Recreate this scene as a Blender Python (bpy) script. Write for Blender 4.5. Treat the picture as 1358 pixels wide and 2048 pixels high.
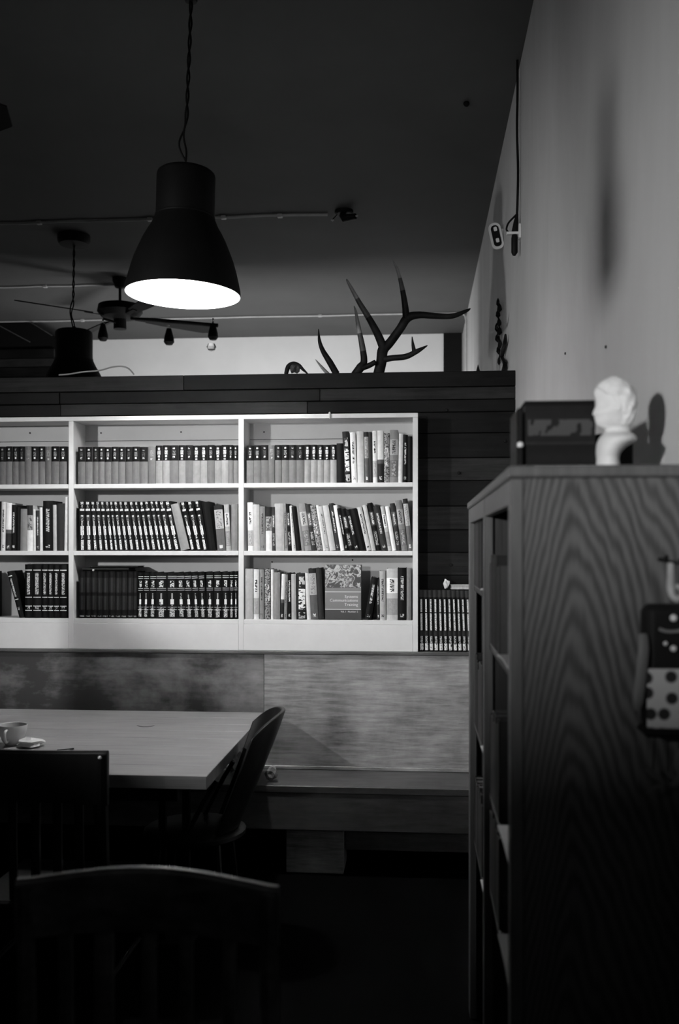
import bpy, bmesh, math, random
from mathutils import Vector, Matrix
R = math.radians
scene = bpy.context.scene
for o in list(bpy.data.objects): bpy.data.objects.remove(o)
col = scene.collection

# ---------------------------------------------------------------- camera, world, lights, exposure
W_, H_ = 1358, 2048
F = 1900.0                      # focal length in pixels
CX, HZ = 679.0, 1095.0          # centre column, horizon row
EYE = 1.64
TH = math.atan(155 / F)         # camera is turned a little to the left of the room's depth axis
CT, ST = math.cos(TH), math.sin(TH)
cam_d = bpy.data.cameras.new('camera'); cam = bpy.data.objects.new('camera', cam_d); col.objects.link(cam)
cam.location = (0, 0, EYE); cam.rotation_euler = (R(90), 0, TH)
cam_d.sensor_fit = 'VERTICAL'; cam_d.sensor_height = 36; cam_d.sensor_width = 24
cam_d.lens = F / H_ * 36; cam_d.shift_y = (HZ - H_ / 2) / H_
cam_d.dof.use_dof = True; cam_d.dof.focus_distance = 5.0; cam_d.dof.aperture_fstop = 2.6
cam_d.clip_start = 0.05
scene.camera = cam

def XU(u, Y):
    k = (u - CX) / F
    return Y * (k * CT - ST) / (CT + k * ST)
def P(u, v, Y):                 # pixel + depth plane -> point
    X = XU(u, Y); d = Y * CT - X * ST
    return Vector((X, Y, EYE + (HZ - v) / F * d))
def YZ(v, Z, u=834.0):          # depth at which height Z is seen on row v
    d = (Z - EYE) * F / (HZ - v); k = (u - CX) / F
    return d * (CT + k * ST)

YB = 5.05                       # plane of the bookcase front and bench back
YP = 5.26                       # plane of the plank partition
WX = XU(1031, YP)               # right wall
CEIL = EYE + 2.53
YBACK = 11.3

world = bpy.data.worlds.new('world'); scene.world = world; world.use_nodes = True
world.node_tree.nodes['Background'].inputs[0].default_value = (1, 1, 1, 1)
world.node_tree.nodes['Background'].inputs[1].default_value = 0.02
scene.view_settings.view_transform = 'Standard'; scene.view_settings.look = 'None'
scene.view_settings.gamma = 1; scene.view_settings.use_curve_mapping = False
scene.view_settings.exposure = 0.0

def add_light(kind, loc, energy, target=None, **kw):
    d = bpy.data.lights.new('light', kind); d.energy = energy
    for k, v in kw.items(): setattr(d, k, v)
    o = bpy.data.objects.new('room_light', d); col.objects.link(o); o.location = loc
    if target is not None:
        o.rotation_euler = (Vector(target) - Vector(loc)).to_track_quat('-Z', 'Y').to_euler()
    return o
# two unseen spot lights from the left, no lamps built: one washes the right wall, the other the bookcase
add_light('SPOT', (-1.6, -1.0, 2.05), 430, (0.53, 3.3, 1.55), spot_size=R(54), spot_blend=1.0, shadow_soft_size=0.095)
add_light('SPOT', (-3.4, 1.2, 2.48), 330, (-0.7, 5.0, 1.65), spot_size=R(70), spot_blend=1.0, shadow_soft_size=0.08)
# faint broad fill from an unseen source behind the camera
add_light('AREA', (-2.2, -2.2, 2.8), 4, (0.0, 4, 3.2), shape='RECTANGLE', size=2.0, size_y=1.0)
# the lamps of the room behind the partition
add_light('AREA', (-2.2, 8.6, 2.2), 55, (-2.8, 11.3, 2.75), shape='RECTANGLE', size=1.2, size_y=0.4)
add_light('AREA', (-0.6, 8.6, 2.2), 34, (-0.3, 11.3, 2.75), shape='RECTANGLE', size=1.2, size_y=0.4)

# ---------------------------------------------------------------- helpers
def tag(o, label=None, cat=None, group=None, kind=None):
    if label: o['label'] = label
    if cat: o['category'] = cat
    if group: o['group'] = group
    if kind: o['kind'] = kind
    return o
def empty(name, loc, label=None, cat=None, group=None, rot=None):
    o = bpy.data.objects.new(name, None); col.objects.link(o); o.location = loc
    o.empty_display_size = 0.05
    if rot: o.rotation_euler = rot
    return tag(o, label, cat, group)

class MB:
    def __init__(s): s.v = []; s.f = []; s.m = []; s.uv = {}
    def face(s, idx, mi=0, uv=None):
        if uv: s.uv[len(s.f)] = uv
        s.f.append(tuple(idx)); s.m.append(mi)
    def add(s, vs, fs, mi=0):
        b = len(s.v); s.v += [tuple(v) for v in vs]
        for f in fs: s.face([b + i for i in f], mi)
        return s
    def box(s, a, b, mi=0, bev=0.0, M=None):
        x0, y0, z0 = [min(p, q) for p, q in zip(a, b)]; x1, y1, z1 = [max(p, q) for p, q in zip(a, b)]
        bev = min(bev, (x1 - x0) * .45, (y1 - y0) * .45, (z1 - z0) * .45)
        if bev <= 0:
            vs = [(x, y, z) for z in (z0, z1) for y in (y0, y1) for x in (x0, x1)]
            fs = [(0, 2, 3, 1), (4, 5, 7, 6), (0, 1, 5, 4), (2, 6, 7, 3), (0, 4, 6, 2), (1, 3, 7, 5)]
        else:
            bm = bmesh.new(); bmesh.ops.create_cube(bm, size=1)
            for v in bm.verts: v.co = Vector(((x0 + x1) / 2 + v.co.x * (x1 - x0), (y0 + y1) / 2 + v.co.y * (y1 - y0), (z0 + z1) / 2 + v.co.z * (z1 - z0)))
            bmesh.ops.bevel(bm, geom=list(bm.edges), offset=bev, segments=1, affect='EDGES')
            bm.verts.index_update()
            vs = [v.co.copy() for v in bm.verts]; fs = [[v.index for v in f.verts] for f in bm.faces]; bm.free()
        if M is not None: vs = [M @ Vector(v) for v in vs]
        return s.add(vs, fs, mi)
    def tube(s, pts, r, n=8, mi=0, cap=True, flat=1.0, up=None):
        pts = [Vector(p) for p in pts]; k = len(pts)
        rs = r if isinstance(r, (list, tuple)) else [r] * k
        b = len(s.v); nrm = None
        for i, p in enumerate(pts):
            t = (pts[min(i + 1, k - 1)] - pts[max(i - 1, 0)]).normalized()
            if nrm is None:
                a = Vector(up) if up else (Vector((0, 0, 1)) if abs(t.z) < .9 else Vector((0, 1, 0)))
                nrm = (a - t * a.dot(t)).normalized()
            else:
                nrm = (nrm - t * nrm.dot(t)).normalized()
            bi = t.cross(nrm)
            for j in range(n):
                a = 2 * math.pi * j / n
                s.v.append(tuple(p + nrm * math.cos(a) * rs[i] * flat + bi * math.sin(a) * rs[i]))
        for i in range(k - 1):
            for j in range(n):
                s.face([b + i * n + j, b + i * n + (j + 1) % n, b + (i + 1) * n + (j + 1) % n, b + (i + 1) * n + j], mi)
        if cap:
            s.face([b + j for j in range(n)][::-1], mi); s.face([b + (k - 1) * n + j for j in range(n)], mi)
        return s
    def lathe(s, prof, c=(0, 0, 0), n=32, mi=0, sx=1, sy=1):
        b = len(s.v); rings = []
        for r, z in prof:
            if r < 1e-6:
                s.v.append((c[0], c[1], c[2] + z)); rings.append([len(s.v) - 1])
            else:
                rg = []
                for j in range(n):
                    a = 2 * math.pi * j / n
                    s.v.append((c[0] + r * sx * math.cos(a), c[1] + r * sy * math.sin(a), c[2] + z)); rg.append(len(s.v) - 1)
                rings.append(rg)
        for A, B in zip(rings, rings[1:]):
            if len(A) == 1 and len(B) == 1: continue
            for j in range(n):
                if len(A) == 1: s.face([A[0], B[(j + 1) % n], B[j]], mi)
                elif len(B) == 1: s.face([A[j], A[(j + 1) % n], B[0]], mi)
                else: s.face([A[j], A[(j + 1) % n], B[(j + 1) % n], B[j]], mi)
        return s
    def build(s, name, mats, parent=None, smooth=False, loc=None, sub=0, bevel=0, world=True):
        # vertices are given in world axes; they become local to loc (or to the parent's location)
        me = bpy.data.meshes.new(name)
        org = Vector(loc) if loc is not None else Vector((0, 0, 0))
        if parent is not None and world:
            q = parent
            while q is not None: org = org + q.location; q = q.parent
        me.from_pydata([tuple(Vector(v) - org) if world else v for v in s.v], [], s.f)
        if not isinstance(mats, (list, tuple)): mats = [mats]
        for m in mats: me.materials.append(m)
        for p, mi in zip(me.polygons, s.m): p.material_index = mi; p.use_smooth = smooth
        if s.uv:
            ul = me.uv_layers.new(name='UVMap')
            for p in me.polygons:
                if p.index in s.uv:
                    for li, uv in zip(p.loop_indices, s.uv[p.index]): ul.data[li].uv = uv
        bm = bmesh.new(); bm.from_mesh(me); bmesh.ops.recalc_face_normals(bm, faces=bm.faces); bm.to_mesh(me); bm.free()
        o = bpy.data.objects.new(name, me); col.objects.link(o)
        if parent is not None: o.parent = parent
        if loc is not None: o.location = loc
        if smooth:
            try: me.set_sharp_from_angle(angle=R(38))
            except Exception: pass
        if bevel:
            mo = o.modifiers.new('bevel', 'BEVEL'); mo.width = bevel; mo.segments = 2; mo.limit_method = 'ANGLE'
        if sub:
            mo = o.modifiers.new('sub', 'SUBSURF'); mo.levels = sub; mo.render_levels = sub
        return o

# ---------------------------------------------------------------- materials
class NT:
    def __init__(s, name):
        s.m = bpy.data.materials.new(name); s.m.use_nodes = True; s.t = s.m.node_tree; s.n = s.t.nodes
        s.b = s.n['Principled BSDF']
    def node(s, typ, **kw):
        n = s.n.new(typ)
        for k, v in kw.items(): setattr(n, k, v)
        return n
    def link(s, a, b): s.t.links.new(a, b)
    def math(s, op, a, b=None, c=None, clamp=False):
        n = s.node('ShaderNodeMath', operation=op); n.use_clamp = clamp
        for i, x in enumerate((a, b, c)):
            if x is None: continue
            if isinstance(x, (int, float)): n.inputs[i].default_value = x
            else: s.link(x, n.inputs[i])
        return n.outputs[0]
    def ramp(s, fac, stops, interp='LINEAR'):
        n = s.node('ShaderNodeValToRGB'); cr = n.color_ramp; cr.interpolation = interp
        while len(cr.elements) > 1: cr.elements.remove(cr.elements[-1])
        for i, (p, g) in enumerate(stops):
            e = cr.elements[0] if i == 0 else cr.elements.new(p)
            e.position = p; e.color = (g, g, g, 1)
        s.link(fac, n.inputs[0]); return n.outputs[0]
    def coords(s, scale=(1, 1, 1), rnd=True, which='Object'):
        tc = s.node('ShaderNodeTexCoord'); mp = s.node('ShaderNodeMapping'); mp.inputs['Scale'].default_value = scale
        src = tc.outputs[which]
        if rnd:
            oi = s.node('ShaderNodeObjectInfo'); ad = s.node('ShaderNodeVectorMath', operation='ADD')
            m = s.math('MULTIPLY', oi.outputs['Random'], 37.0)
            s.link(src, ad.inputs[0]); cb = s.node('ShaderNodeCombineXYZ')
            for i in range(3): s.link(m, cb.inputs[i])
            s.link(cb.outputs[0], ad.inputs[1]); src = ad.outputs[0]
        s.link(src, mp.inputs[0]); return mp.outputs[0]
    def noise(s, vec, scale, detail=4, rough=.6, dist=0):
        n = s.node('ShaderNodeTexNoise'); n.inputs['Scale'].default_value = scale; n.inputs['Detail'].default_value = detail
        n.inputs['Roughness'].default_value = rough; n.inputs['Distortion'].default_value = dist
        s.link(vec, n.inputs['Vector']); return n.outputs[0]
    def bump(s, h, strength=.2, dist=.002):
        n = s.node('ShaderNodeBump'); n.inputs['Strength'].default_value = strength; n.inputs['Distance'].default_value = dist
        s.link(h, n.inputs['Height']); s.link(n.outputs[0], s.b.inputs['Normal'])
    def fin(s, colr, rough=.6, spec=.4, metal=0):
        if isinstance(colr, (int, float)): s.b.inputs['Base Color'].default_value = (colr, colr, colr, 1)
        else: s.link(colr, s.b.inputs['Base Color'])
        s.b.inputs['Roughness'].default_value = rough; s.b.inputs['Metallic'].default_value = metal
        s.b.inputs['Specular IOR Level'].default_value = spec
        return s.m

def plain(name, g, rough=.6, spec=.4, metal=0, var=.12, scale=12):
    k = NT(name); c = k.coords(); n = k.noise(c, scale, 5)
    cr = k.ramp(n, [(.3, g * (1 - var)), (.7, g * (1 + var))])
    k.bump(n, .15, .002); return k.fin(cr, rough, spec, metal)
def wood(name, lo, hi, scale=(1.2, 14, 14), rough=.5, spec=.4, blotch=.5, bump=.3, contrast=(.32, .68), bscale=1.7):
    k = NT(name); c = k.coords(scale)
    n1 = k.noise(c, 3.0, 8, .65, .25)
    c2 = k.coords((scale[0] * .9 + .3, 1.6, 1.6)); n2 = k.noise(c2, bscale, 5, .65, .15)
    mix = k.math('ADD', k.math('MULTIPLY', n1, 1 - blotch), k.math('MULTIPLY', n2, blotch))
    k.bump(n1, bump, .002)
    return k.fin(k.ramp(mix, [(contrast[0], lo), (contrast[1], hi)]), rough, spec)

def emis(name, g, strength):
    k = NT(name); k.b.inputs['Emission Color'].default_value = (1, 1, 1, 1); k.b.inputs['Emission Strength'].default_value = strength
    return k.fin(g)

m_wall = NT('plaster'); c = m_wall.coords((1, 1, .35), False); n1 = m_wall.noise(c, 1.6, 6, .6, .4); n2 = m_wall.noise(m_wall.coords((1, 1, 1), False), 60, 3)
m_wall.bump(n2, .2, .002); m_wall = m_wall.fin(m_wall.ramp(n1, [(.25, .50), (.75, .66)]), .8, .2)
m_backwall = plain('back_plaster', .8, .8, .2, var=.06, scale=1.5)
m_ceil = plain('ceiling_paint', .10, .8, .2, var=.08, scale=1.2)
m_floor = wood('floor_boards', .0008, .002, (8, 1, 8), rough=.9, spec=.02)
m_white = plain('white_paint', .70, .5, .4, var=.04, scale=9)
m_whiteback = plain('white_paint_back', .60, .6, .3, var=.05, scale=4)
m_plank = wood('dark_plank', .002, .013, (1.0, 16, 16), rough=.6, spec=.12, blotch=.55, contrast=(.36, .72))
m_plank2 = wood('lighter_plank', .004, .038, (1.0, 16, 16), rough=.6, spec=.15, blotch=.5, contrast=(.34, .72))
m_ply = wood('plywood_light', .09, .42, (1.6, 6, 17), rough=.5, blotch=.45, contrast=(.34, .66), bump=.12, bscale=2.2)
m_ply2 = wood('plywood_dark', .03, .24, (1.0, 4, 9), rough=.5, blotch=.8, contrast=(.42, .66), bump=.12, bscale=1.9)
m_bench = wood('bench_wood', .025, .12, (1.5, 8, 12), rough=.5, blotch=.5, contrast=(.34, .7))
m_table = wood('table_wood', .17, .33, (1.0, 16, 16), rough=.38, blotch=.35, contrast=(.3, .7), bump=.1)
m_black = plain('black_metal', .006, .6, .15)
m_lampblack = plain('lamp_black', .006, .6, .15)
m_shadein = plain('lamp_white_inside', .85, .5, .3, var=.01)
m_bulb = emis('bulb_glow', 1.0, 60)
m_darkwood = wood('dark_chair_wood', .003, .010, (10, 10, 1.5), rough=.42, spec=.2, blotch=.5)
m_chair = wood('worn_chair_wood', .018, .13, (2.5, 9, 9), rough=.34, spec=.5, blotch=.6, contrast=(.42, .7))
m_chairblack = plain('black_lacquer', .004, .38, .3)
m_antler = NT('antler_bone'); cc = m_antler.coords((1, 1, 1)); m_antler_n = m_antler.noise(cc, 14, 5)
m_antler.bump(m_antler_n, .5, .004); m_antler = m_antler.fin(m_antler.ramp(m_antler_n, [(.35, .005), (.7, .02)]), .6, .15)
m_tip = plain('antler_tip', .26, .5, .4, var=.2, scale=30)
m_mid = plain('antler_mid', .07, .5, .3, var=.3, scale=30)
m_pipe = plain('pale_conduit', .45, .5, .4)
m_plaster = plain('plaster_cast', .66, .6, .3, var=.06, scale=30)
m_ceramic = plain('glazed_ceramic', .62, .18, .6, var=.03)
m_paper = plain('paper', .6, .8, .2, var=.08, scale=40)
m_pages = NT('page_edges'); cc = m_pages.coords((300, 8, 3)); nn = m_pages.noise(cc, 1, 2); m_pages = m_pages.fin(m_pages.ramp(nn, [(.3, .30), (.7, .50)]), .8, .2)
m_darkpages = plain('dark_page_edges', .05, .8, .2)
m_gilt = plain('gilt_foil', .75, .35, .6, var=.1, scale=80)
m_glass = NT('clear_glass'); m_glass.b.inputs['Transmission Weight'].default_value = 1; m_glass.b.inputs['IOR'].default_value = 1.45; m_glass = m_glass.fin(.9, .05, .5)

# oak side panel with cathedral grain: nested arches along the height
k = NT('oak_cathedral')
tc = k.node('ShaderNodeTexCoord'); sp = k.node('ShaderNodeSeparateXYZ'); k.link(tc.outputs['Object'], sp.inputs[0])
mpn = k.node('ShaderNodeMapping'); mpn.inputs['Scale'].default_value = (7, 7, 2.2); k.link(tc.outputs['Object'], mpn.inputs[0])
warp = k.math('MULTIPLY', k.math('SUBTRACT', k.noise(mpn.outputs[0], 1.0, 3, .5), .5), .055)
xx = k.math('SUBTRACT', k.math('ADD', sp.outputs[0], warp), -.055)         # distance from the arch axis
ax = k.math('ADD', k.math('MULTIPLY', k.math('POWER', k.math('ADD', k.math('MULTIPLY', xx, xx), .0003), .5), 4.0), k.math('MULTIPLY', xx, -1.3))
ph = k.math('ADD', k.math('MULTIPLY', k.math('ADD', sp.outputs[2], ax), 15.5), k.math('MULTIPLY', warp, 40))
mp3 = k.node('ShaderNodeMapping'); mp3.inputs['Scale'].default_value = (22, 22, 3); k.link(tc.outputs['Object'], mp3.inputs[0])
mod = k.noise(mp3.outputs[0], 1.0, 3, .6)
ring0 = k.math('ADD', k.math('MULTIPLY', k.math('SINE', k.math('MULTIPLY', k.math('ADD', ph, k.math('MULTIPLY', mod, 1.1)), 6.2832)), .5), .5)
ring = k.math('ADD', k.math('MULTIPLY', ring0, .6), k.math('MULTIPLY', mod, .4))
mp2 = k.node('ShaderNodeMapping'); mp2.inputs['Scale'].default_value = (160, 160, 6); k.link(tc.outputs['Object'], mp2.inputs[0])
fine = k.noise(mp2.outputs[0], 1.0, 4, .6)
mixv = k.math('ADD', k.math('MULTIPLY', ring, .62), k.math('MULTIPLY', fine, .38))
k.bump(mixv, .2, .001)
m_oak = k.fin(k.ramp(mixv, [(.25, .038), (.52, .078), (.80, .118)]), .42, .4)
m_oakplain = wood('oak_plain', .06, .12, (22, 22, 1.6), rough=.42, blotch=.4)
m_oakshade = wood('oak_shaded', .01, .025, (22, 22, 1.6), rough=.5, blotch=.4)  # darker oak copy, the shade inside the bookcase put into the colour

def ink_material(name, bg, inks, rough=.45, jitter=.15):
    """spine print: bg = [(v, grey)] constant bands up the spine; inks = (v0, v1, half width, threshold, fu, fv, grey)"""
    k = NT(name)
    uv = k.node('ShaderNodeUVMap'); sp = k.node('ShaderNodeSeparateXYZ'); k.link(uv.outputs[0], sp.inputs[0])
    u, v = sp.outputs[0], sp.outputs[1]
    oi = k.node('ShaderNodeObjectInfo'); rnd = oi.outputs['Random']
    base = k.ramp(v, bg, 'CONSTANT')
    cn = k.coords((1, 1, 1)); nz = k.noise(cn, 40, 4)
    f = k.math('ADD', k.math('MULTIPLY', k.math('SUBTRACT', rnd, .5), jitter * 2), k.math('ADD', k.math('MULTIPLY', nz, .5), .75))
    mul = k.node('ShaderNodeMix', data_type='RGBA', blend_type='MULTIPLY'); mul.inputs[0].default_value = 1
    k.link(base, mul.inputs[6]); k.link(f, mul.inputs[7]); cur = mul.outputs[2]
    off = k.math('MULTIPLY', rnd, 53.0)
    for (v0, v1, hw, thr, fu, fv, g) in inks:
        inside = k.math('MULTIPLY', k.math('GREATER_THAN', v, v0), k.math('LESS_THAN', v, v1))
        au = k.math('LESS_THAN', k.math('ABSOLUTE', k.math('SUBTRACT', u, .5)), hw)
        cb = k.node('ShaderNodeCombineXYZ')
        k.link(k.math('ADD', k.math('MULTIPLY', u, fu), off), cb.inputs[0]); k.link(k.math('MULTIPLY', v, fv), cb.inputs[1]); k.link(off, cb.inputs[2])
        nn = k.noise(cb.outputs[0], 1.0, 1, .5)
        mask = k.math('MULTIPLY', k.math('MULTIPLY', inside, au), k.math('GREATER_THAN', nn, thr))
        mx = k.node('ShaderNodeMix', data_type='RGBA'); k.link(mask, mx.inputs[0]); k.link(cur, mx.inputs[6]); mx.inputs[7].default_value = (g, g, g, 1)
        cur = mx.outputs[2]
    return k.fin(cur, .55, .12)
MAT = {}
GREYS = {}
def board(g):
    g = round(g, 2)
    if g not in GREYS: GREYS[g] = plain('cloth_board_%02d' % int(g * 100), max(g, .004), .7, .12, var=.1, scale=60)
    return GREYS[g]
# style -> (spine material, board grey)
def style(key, bg, inks, bgrey, rough=.45, jitter=.15): MAT[key] = (ink_material('spine_' + key, bg, inks, rough, jitter), bgrey)
style('digest', [(0, .15), (.60, .005)], [(.67, .72, .13, .38, 3, 30, .8), (.74, .86, .20, .50, 12, 95, .30), (.90, .94, .13, .38, 3, 30, .75)], .10)
style('digestlight', [(0, .27), (.60, .005)], [(.62, .66, .14, .42, 6, 40, .6), (.69, .74, .15, .30, 3, 30, .9), (.76, .87, .22, .42, 12, 80, .6), (.89, .94, .15, .30, 3, 30, .9)], .15)
style('digestfaint', [(0, .12), (.60, .005)], [(.67, .72, .13, .42, 3, 30, .40), (.74, .86, .2, .5, 12, 95, .08), (.90, .94, .13, .42, 3, 30, .35)], .10)
style('cloth', [(0, .13)], [(.64, .69, .2, .45, 4, 9, .35), (.74, .9, .25, .52, 7, 50, .25)], .12)
style('clothlight', [(0, .30)], [], .28)
style('ency', [(0, .006), (.56, .005), (.66, .012), (.72, .005)], [(.02, .22, .20, .42, 8, 95, .85), (.245, .27, .14, .4, 6, 40, .8), (.32, .50, .24, .30, 5, 30, .95), (.28, .60, .12, .40, 6, 60, .55), (.60, .68, .20, .5, 9, 70, .25), (.69, .72, .18, .35, 5, 30, .75), (.81, .85, .32, .36, 9, 30, .85), (.86, .93, .14, .5, 7, 60, .3), (.94, .99, .22, .40, 8, 60, .65)], .005, .35, .3)
style('darkset', [(0, .004), (.05, .006), (.12, .004), (.18, .012), (.48, .005), (.55, .012), (.86, .004)], [(.18, .48, .14, .3, 3, 40, .025), (.55, .86, .14, .3, 3, 40, .025), (.03, .06, .4, .45, 9, 40, .2)], .004)
style('gilt', [(0, .004)], [(.04, .22, .24, .47, 8, 90, .6), (.31, .42, .17, .30, 2, 6, .85), (.22, .30, .08, .4, 4, 20, .25), (.42, .55, .08, .4, 4, 20, .3), (.68, .82, .2, .47, 6, 40, .7)], .008, .35)
style('lined', [(0, .004)], [(.44, .84, .20, .46, 7, 90, .55), (.16, .22, .2, .5, 7, 60, .5)], .008, .35)
style('rightset', [(0, .005), (.25, .02), (.33, .004), (.88, .025)], [(.02, .13, .34, .38, 5, 30, .75), (.14, .25, .24, .45, 6, 60, .55), (.34, .62, .20, .40, 6, 110, .7), (.64, .85, .18, .40, 6, 110, .65)], .010, .4)
for nm, g in (('w', .80), ('l', .48), ('m', .22), ('d', .030), ('k', .005)):
    inkg = .03 if g > .2 else .62
    style(nm + '0', [(0, g)], [], g)
    style(nm + 't', [(0, g)], [(.38, .84, .17, .47, 4, 75, inkg), (.06, .12, .22, .5, 5, 40, inkg)], g)
    style(nm + 'b', [(0, g), (.10, g * .55 + .02), (.42, g), (.52, min(.85, g * 1.7 + .03)), (.82, g)], [(.55, .80, .2, .47, 4, 75, inkg), (.12, .40, .26, .5, 5, 26, .35)], g)
style('topwhite', [(0, .02), (.36, .10), (.44, .85)], [(.05, .12, .2, .45, 5, 40, .6)], .5)
style('botwhite', [(0, .88), (.45, .35), (.78, .02)], [(.46, .76, .4, .5, 4, 24, .1)], .5)
style('label', [(0, .10), (.48, .40), (.90, .02)], [(.5, .88, .3, .55, 5, 60, .15), (.05, .12, .2, .4, 4, 30, .7)], .03)
style('caption', [(0, .010), (.18, .02)], [(.22, .66, .34, .44, 3.5, 42, .85), (.70, .92, .30, .50, 3, 14, .55), (.02, .16, .34, .46, 4, 22, .35)], .010)
style('speckle', [(0, .30)], [(0, 1, .5, .55, 4, 40, .05), (.3, .7, .5, .6, 3, 12, .7)], .2)

# ---------------------------------------------------------------- the room shell
def S(name, mb, mat, label, **kw):
    o = mb.build(name, mat, **kw); return tag(o, label, None, None, 'structure')
XL = -6.2; YR = -3.0
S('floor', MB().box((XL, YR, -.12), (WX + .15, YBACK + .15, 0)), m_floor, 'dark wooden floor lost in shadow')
S('ceiling', MB().box((XL, YR, CEIL), (WX + .15, YBACK + .15, CEIL + .12)), m_ceil, 'dark grey painted ceiling')
S('wall_right', MB().box((WX, YR, 0), (WX + .15, YBACK + .15, CEIL)), m_wall, 'pale scuffed plaster wall on the right')
S('wall_back', MB().box((XL, YBACK, 0), (WX, YBACK + .15, CEIL)), m_backwall, 'bright white wall seen above the partition')
S('wall_left', MB().box((XL - .15, YR, 0), (XL, YBACK + .15, CEIL)), m_wall, 'plaster wall out of view on the left')

# plank partition
PT = EYE + (HZ - 744.5) / F * YP          # top of the partition
part = S('wall_partition', MB().box((XL, YP + .022, 0), (WX - .004, YP + .16, PT - .004)), m_black, 'dark reclaimed plank partition behind the bookcase')
random.seed(5)
rows = [744.5, 776, 801, 826, 868, 917, 962, 1013, 1060, 1105, 1150, 1200, 1250, 1302]
plank_mesh = {}
for i in range(len(rows) - 1):
    z1 = EYE + (HZ - rows[i]) / F * YP; z0 = EYE + (HZ - rows[i + 1]) / F * YP
    cuts = [XU(u, YP) for u in {0: (-900, -80, 368, 1031), 1: (-900, 120, 640, 1031), 2: (-900, 122, 615, 1031)}.get(i, (-900, random.choice((-200, 90)), random.choice((430, 560)), 1031))]
    for j in range(len(cuts) - 1):
        pr = random.uniform(0, .008)
        b = MB().box((cuts[j] + .001, YP - .001 - pr, z0 + .0022), (cuts[j + 1] - .001, YP + .021, z1 - .0018), bev=.002)
        b.build('plank', m_plank2 if (i, j) in ((2, 1), (1, 2), (5, 2), (9, 2), (0, 1), (7, 2)) else m_plank, part, loc=(cuts[j], YP, z0))
for (u, v) in ((893, 820), (1010, 882), (918, 946), (902, 1130)):
    c0 = P(u, v, YP - .012); MB().lathe([(0, 0), (.009, 0), (.007, .003), (0, .004)], (0, 0, 0), 8).build('knot', m_black, part, world=False).location = c0 - Vector((0, 0, 0)); o = col.objects[-1]; o.rotation_euler = (R(90), 0, 0)

# doorway on the far wall and conduit corner
dA, dB = P(887, 745, YBACK - .01), P(925, 664, YBACK - .01)
S('door_1', MB().box((dA.x, YBACK - .03, 0), (WX - .012, YBACK - .002, P(905, 662, YBACK).z), bev=.004), m_black, 'black doorway at the right end of the far wall')

scr = empty('light_blocker', (-2.6, 1.0, 0), 'dark panelled light divider outside the picture on the left', 'blocker')  # unseen screen added to keep the spot light off the lower room
for i in range(4):
    MB().box((-2.62, .3 + i * .72, .04), (-2.58, .3 + i * .72 + .70, 1.93), bev=.004).build('panel', m_black, scr)
    MB().box((-2.64, .3 + i * .72 + .701, 0), (-2.56, .3 + i * .72 + .719, 1.93), bev=.002).build('post', m_black, scr)
scr = empty('light_blocker', (-1.1, -.35, 0), 'dark panelled light divider behind the viewer', 'blocker')  # second unseen screen, added to cut the other spot's beam low down
for i in range(3):
    MB().box((-2.3 + i * .72, -.37, .04), (-2.3 + i * .72 + .70, -.33, 1.915), bev=.004).build('panel', m_black, scr)
    MB().box((-2.3 + i * .72 + .701, -.39, 0), (-2.3 + i * .72 + .719, -.31, 1.915), bev=.002).build('post', m_black, scr)
# ---------------------------------------------------------------- bench with plywood back
def zat(v, Y, u=660): return P(u, v, Y).z
ZL = zat(1302.5, YB)                       # ledge top under the bookcase
bx0, bx1 = -3.2, .30
bench = empty('built_in_bench', (-1.0, YB, 0), 'long built-in wooden bench with a tall blotched plywood back under the bookcase', 'bench')
ZS = zat(1541, YB, 740)
xs = XU(528, YB)
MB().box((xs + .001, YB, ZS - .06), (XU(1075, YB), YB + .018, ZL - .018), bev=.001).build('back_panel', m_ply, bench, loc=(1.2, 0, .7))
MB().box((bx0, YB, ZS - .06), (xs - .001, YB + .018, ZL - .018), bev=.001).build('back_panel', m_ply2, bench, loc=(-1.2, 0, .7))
MB().box((bx0, YB - .012, ZL - .0175), (XU(1070, YB), YP - .012, ZL), bev=.003).build('ledge', m_bench, bench, loc=(-.5, 0, ZL - .7))
YS = YB - .36
ZSE = zat(1575, YS, 740); ZSB = ZSE
MB().box((bx0, YS, ZSE - .035), (XU(1075, YB), YB - .002, ZSE), bev=.003).build('seat', m_bench, bench, loc=(0, 0, ZSE))
MB().box((bx0, YB - .016, ZSE + .001), (XU(1070, YB), YB - .002, ZSE + .02), bev=.003).build('trim_strip', m_ply, bench, loc=(.4, 0, ZSE))
zf = zat(1664, YS, 740)
MB().box((bx0, YS + .004, zf), (XU(1075, YB), YS + .026, ZSE - .036), bev=.002).build('apron', m_bench, bench, loc=(.6, 0, zf))
a, b_ = P(572, 1768, YS + .06), P(687, 1666, YS + .06)
MB().box((a.x, YS + .06, 0.002), (b_.x, YS + .30, ZSE - .036), bev=.003).build('support_box', m_ply, bench, loc=(.9, 0, .1))
MB().box((b_.x + .003, YS + .12, zat(1702, YS + .12, 800)), (XU(1075, YB), YS + .15, ZSE - .036), bev=.002).build('under_rail', m_bench, bench, loc=(.1, 0, .3))
MB().box((-2.6, YS + .06, 0.002), (-2.35, YS + .30, ZSE - .036), bev=.003).build('support_box', m_ply, bench, loc=(.2, 0, .1))

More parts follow.
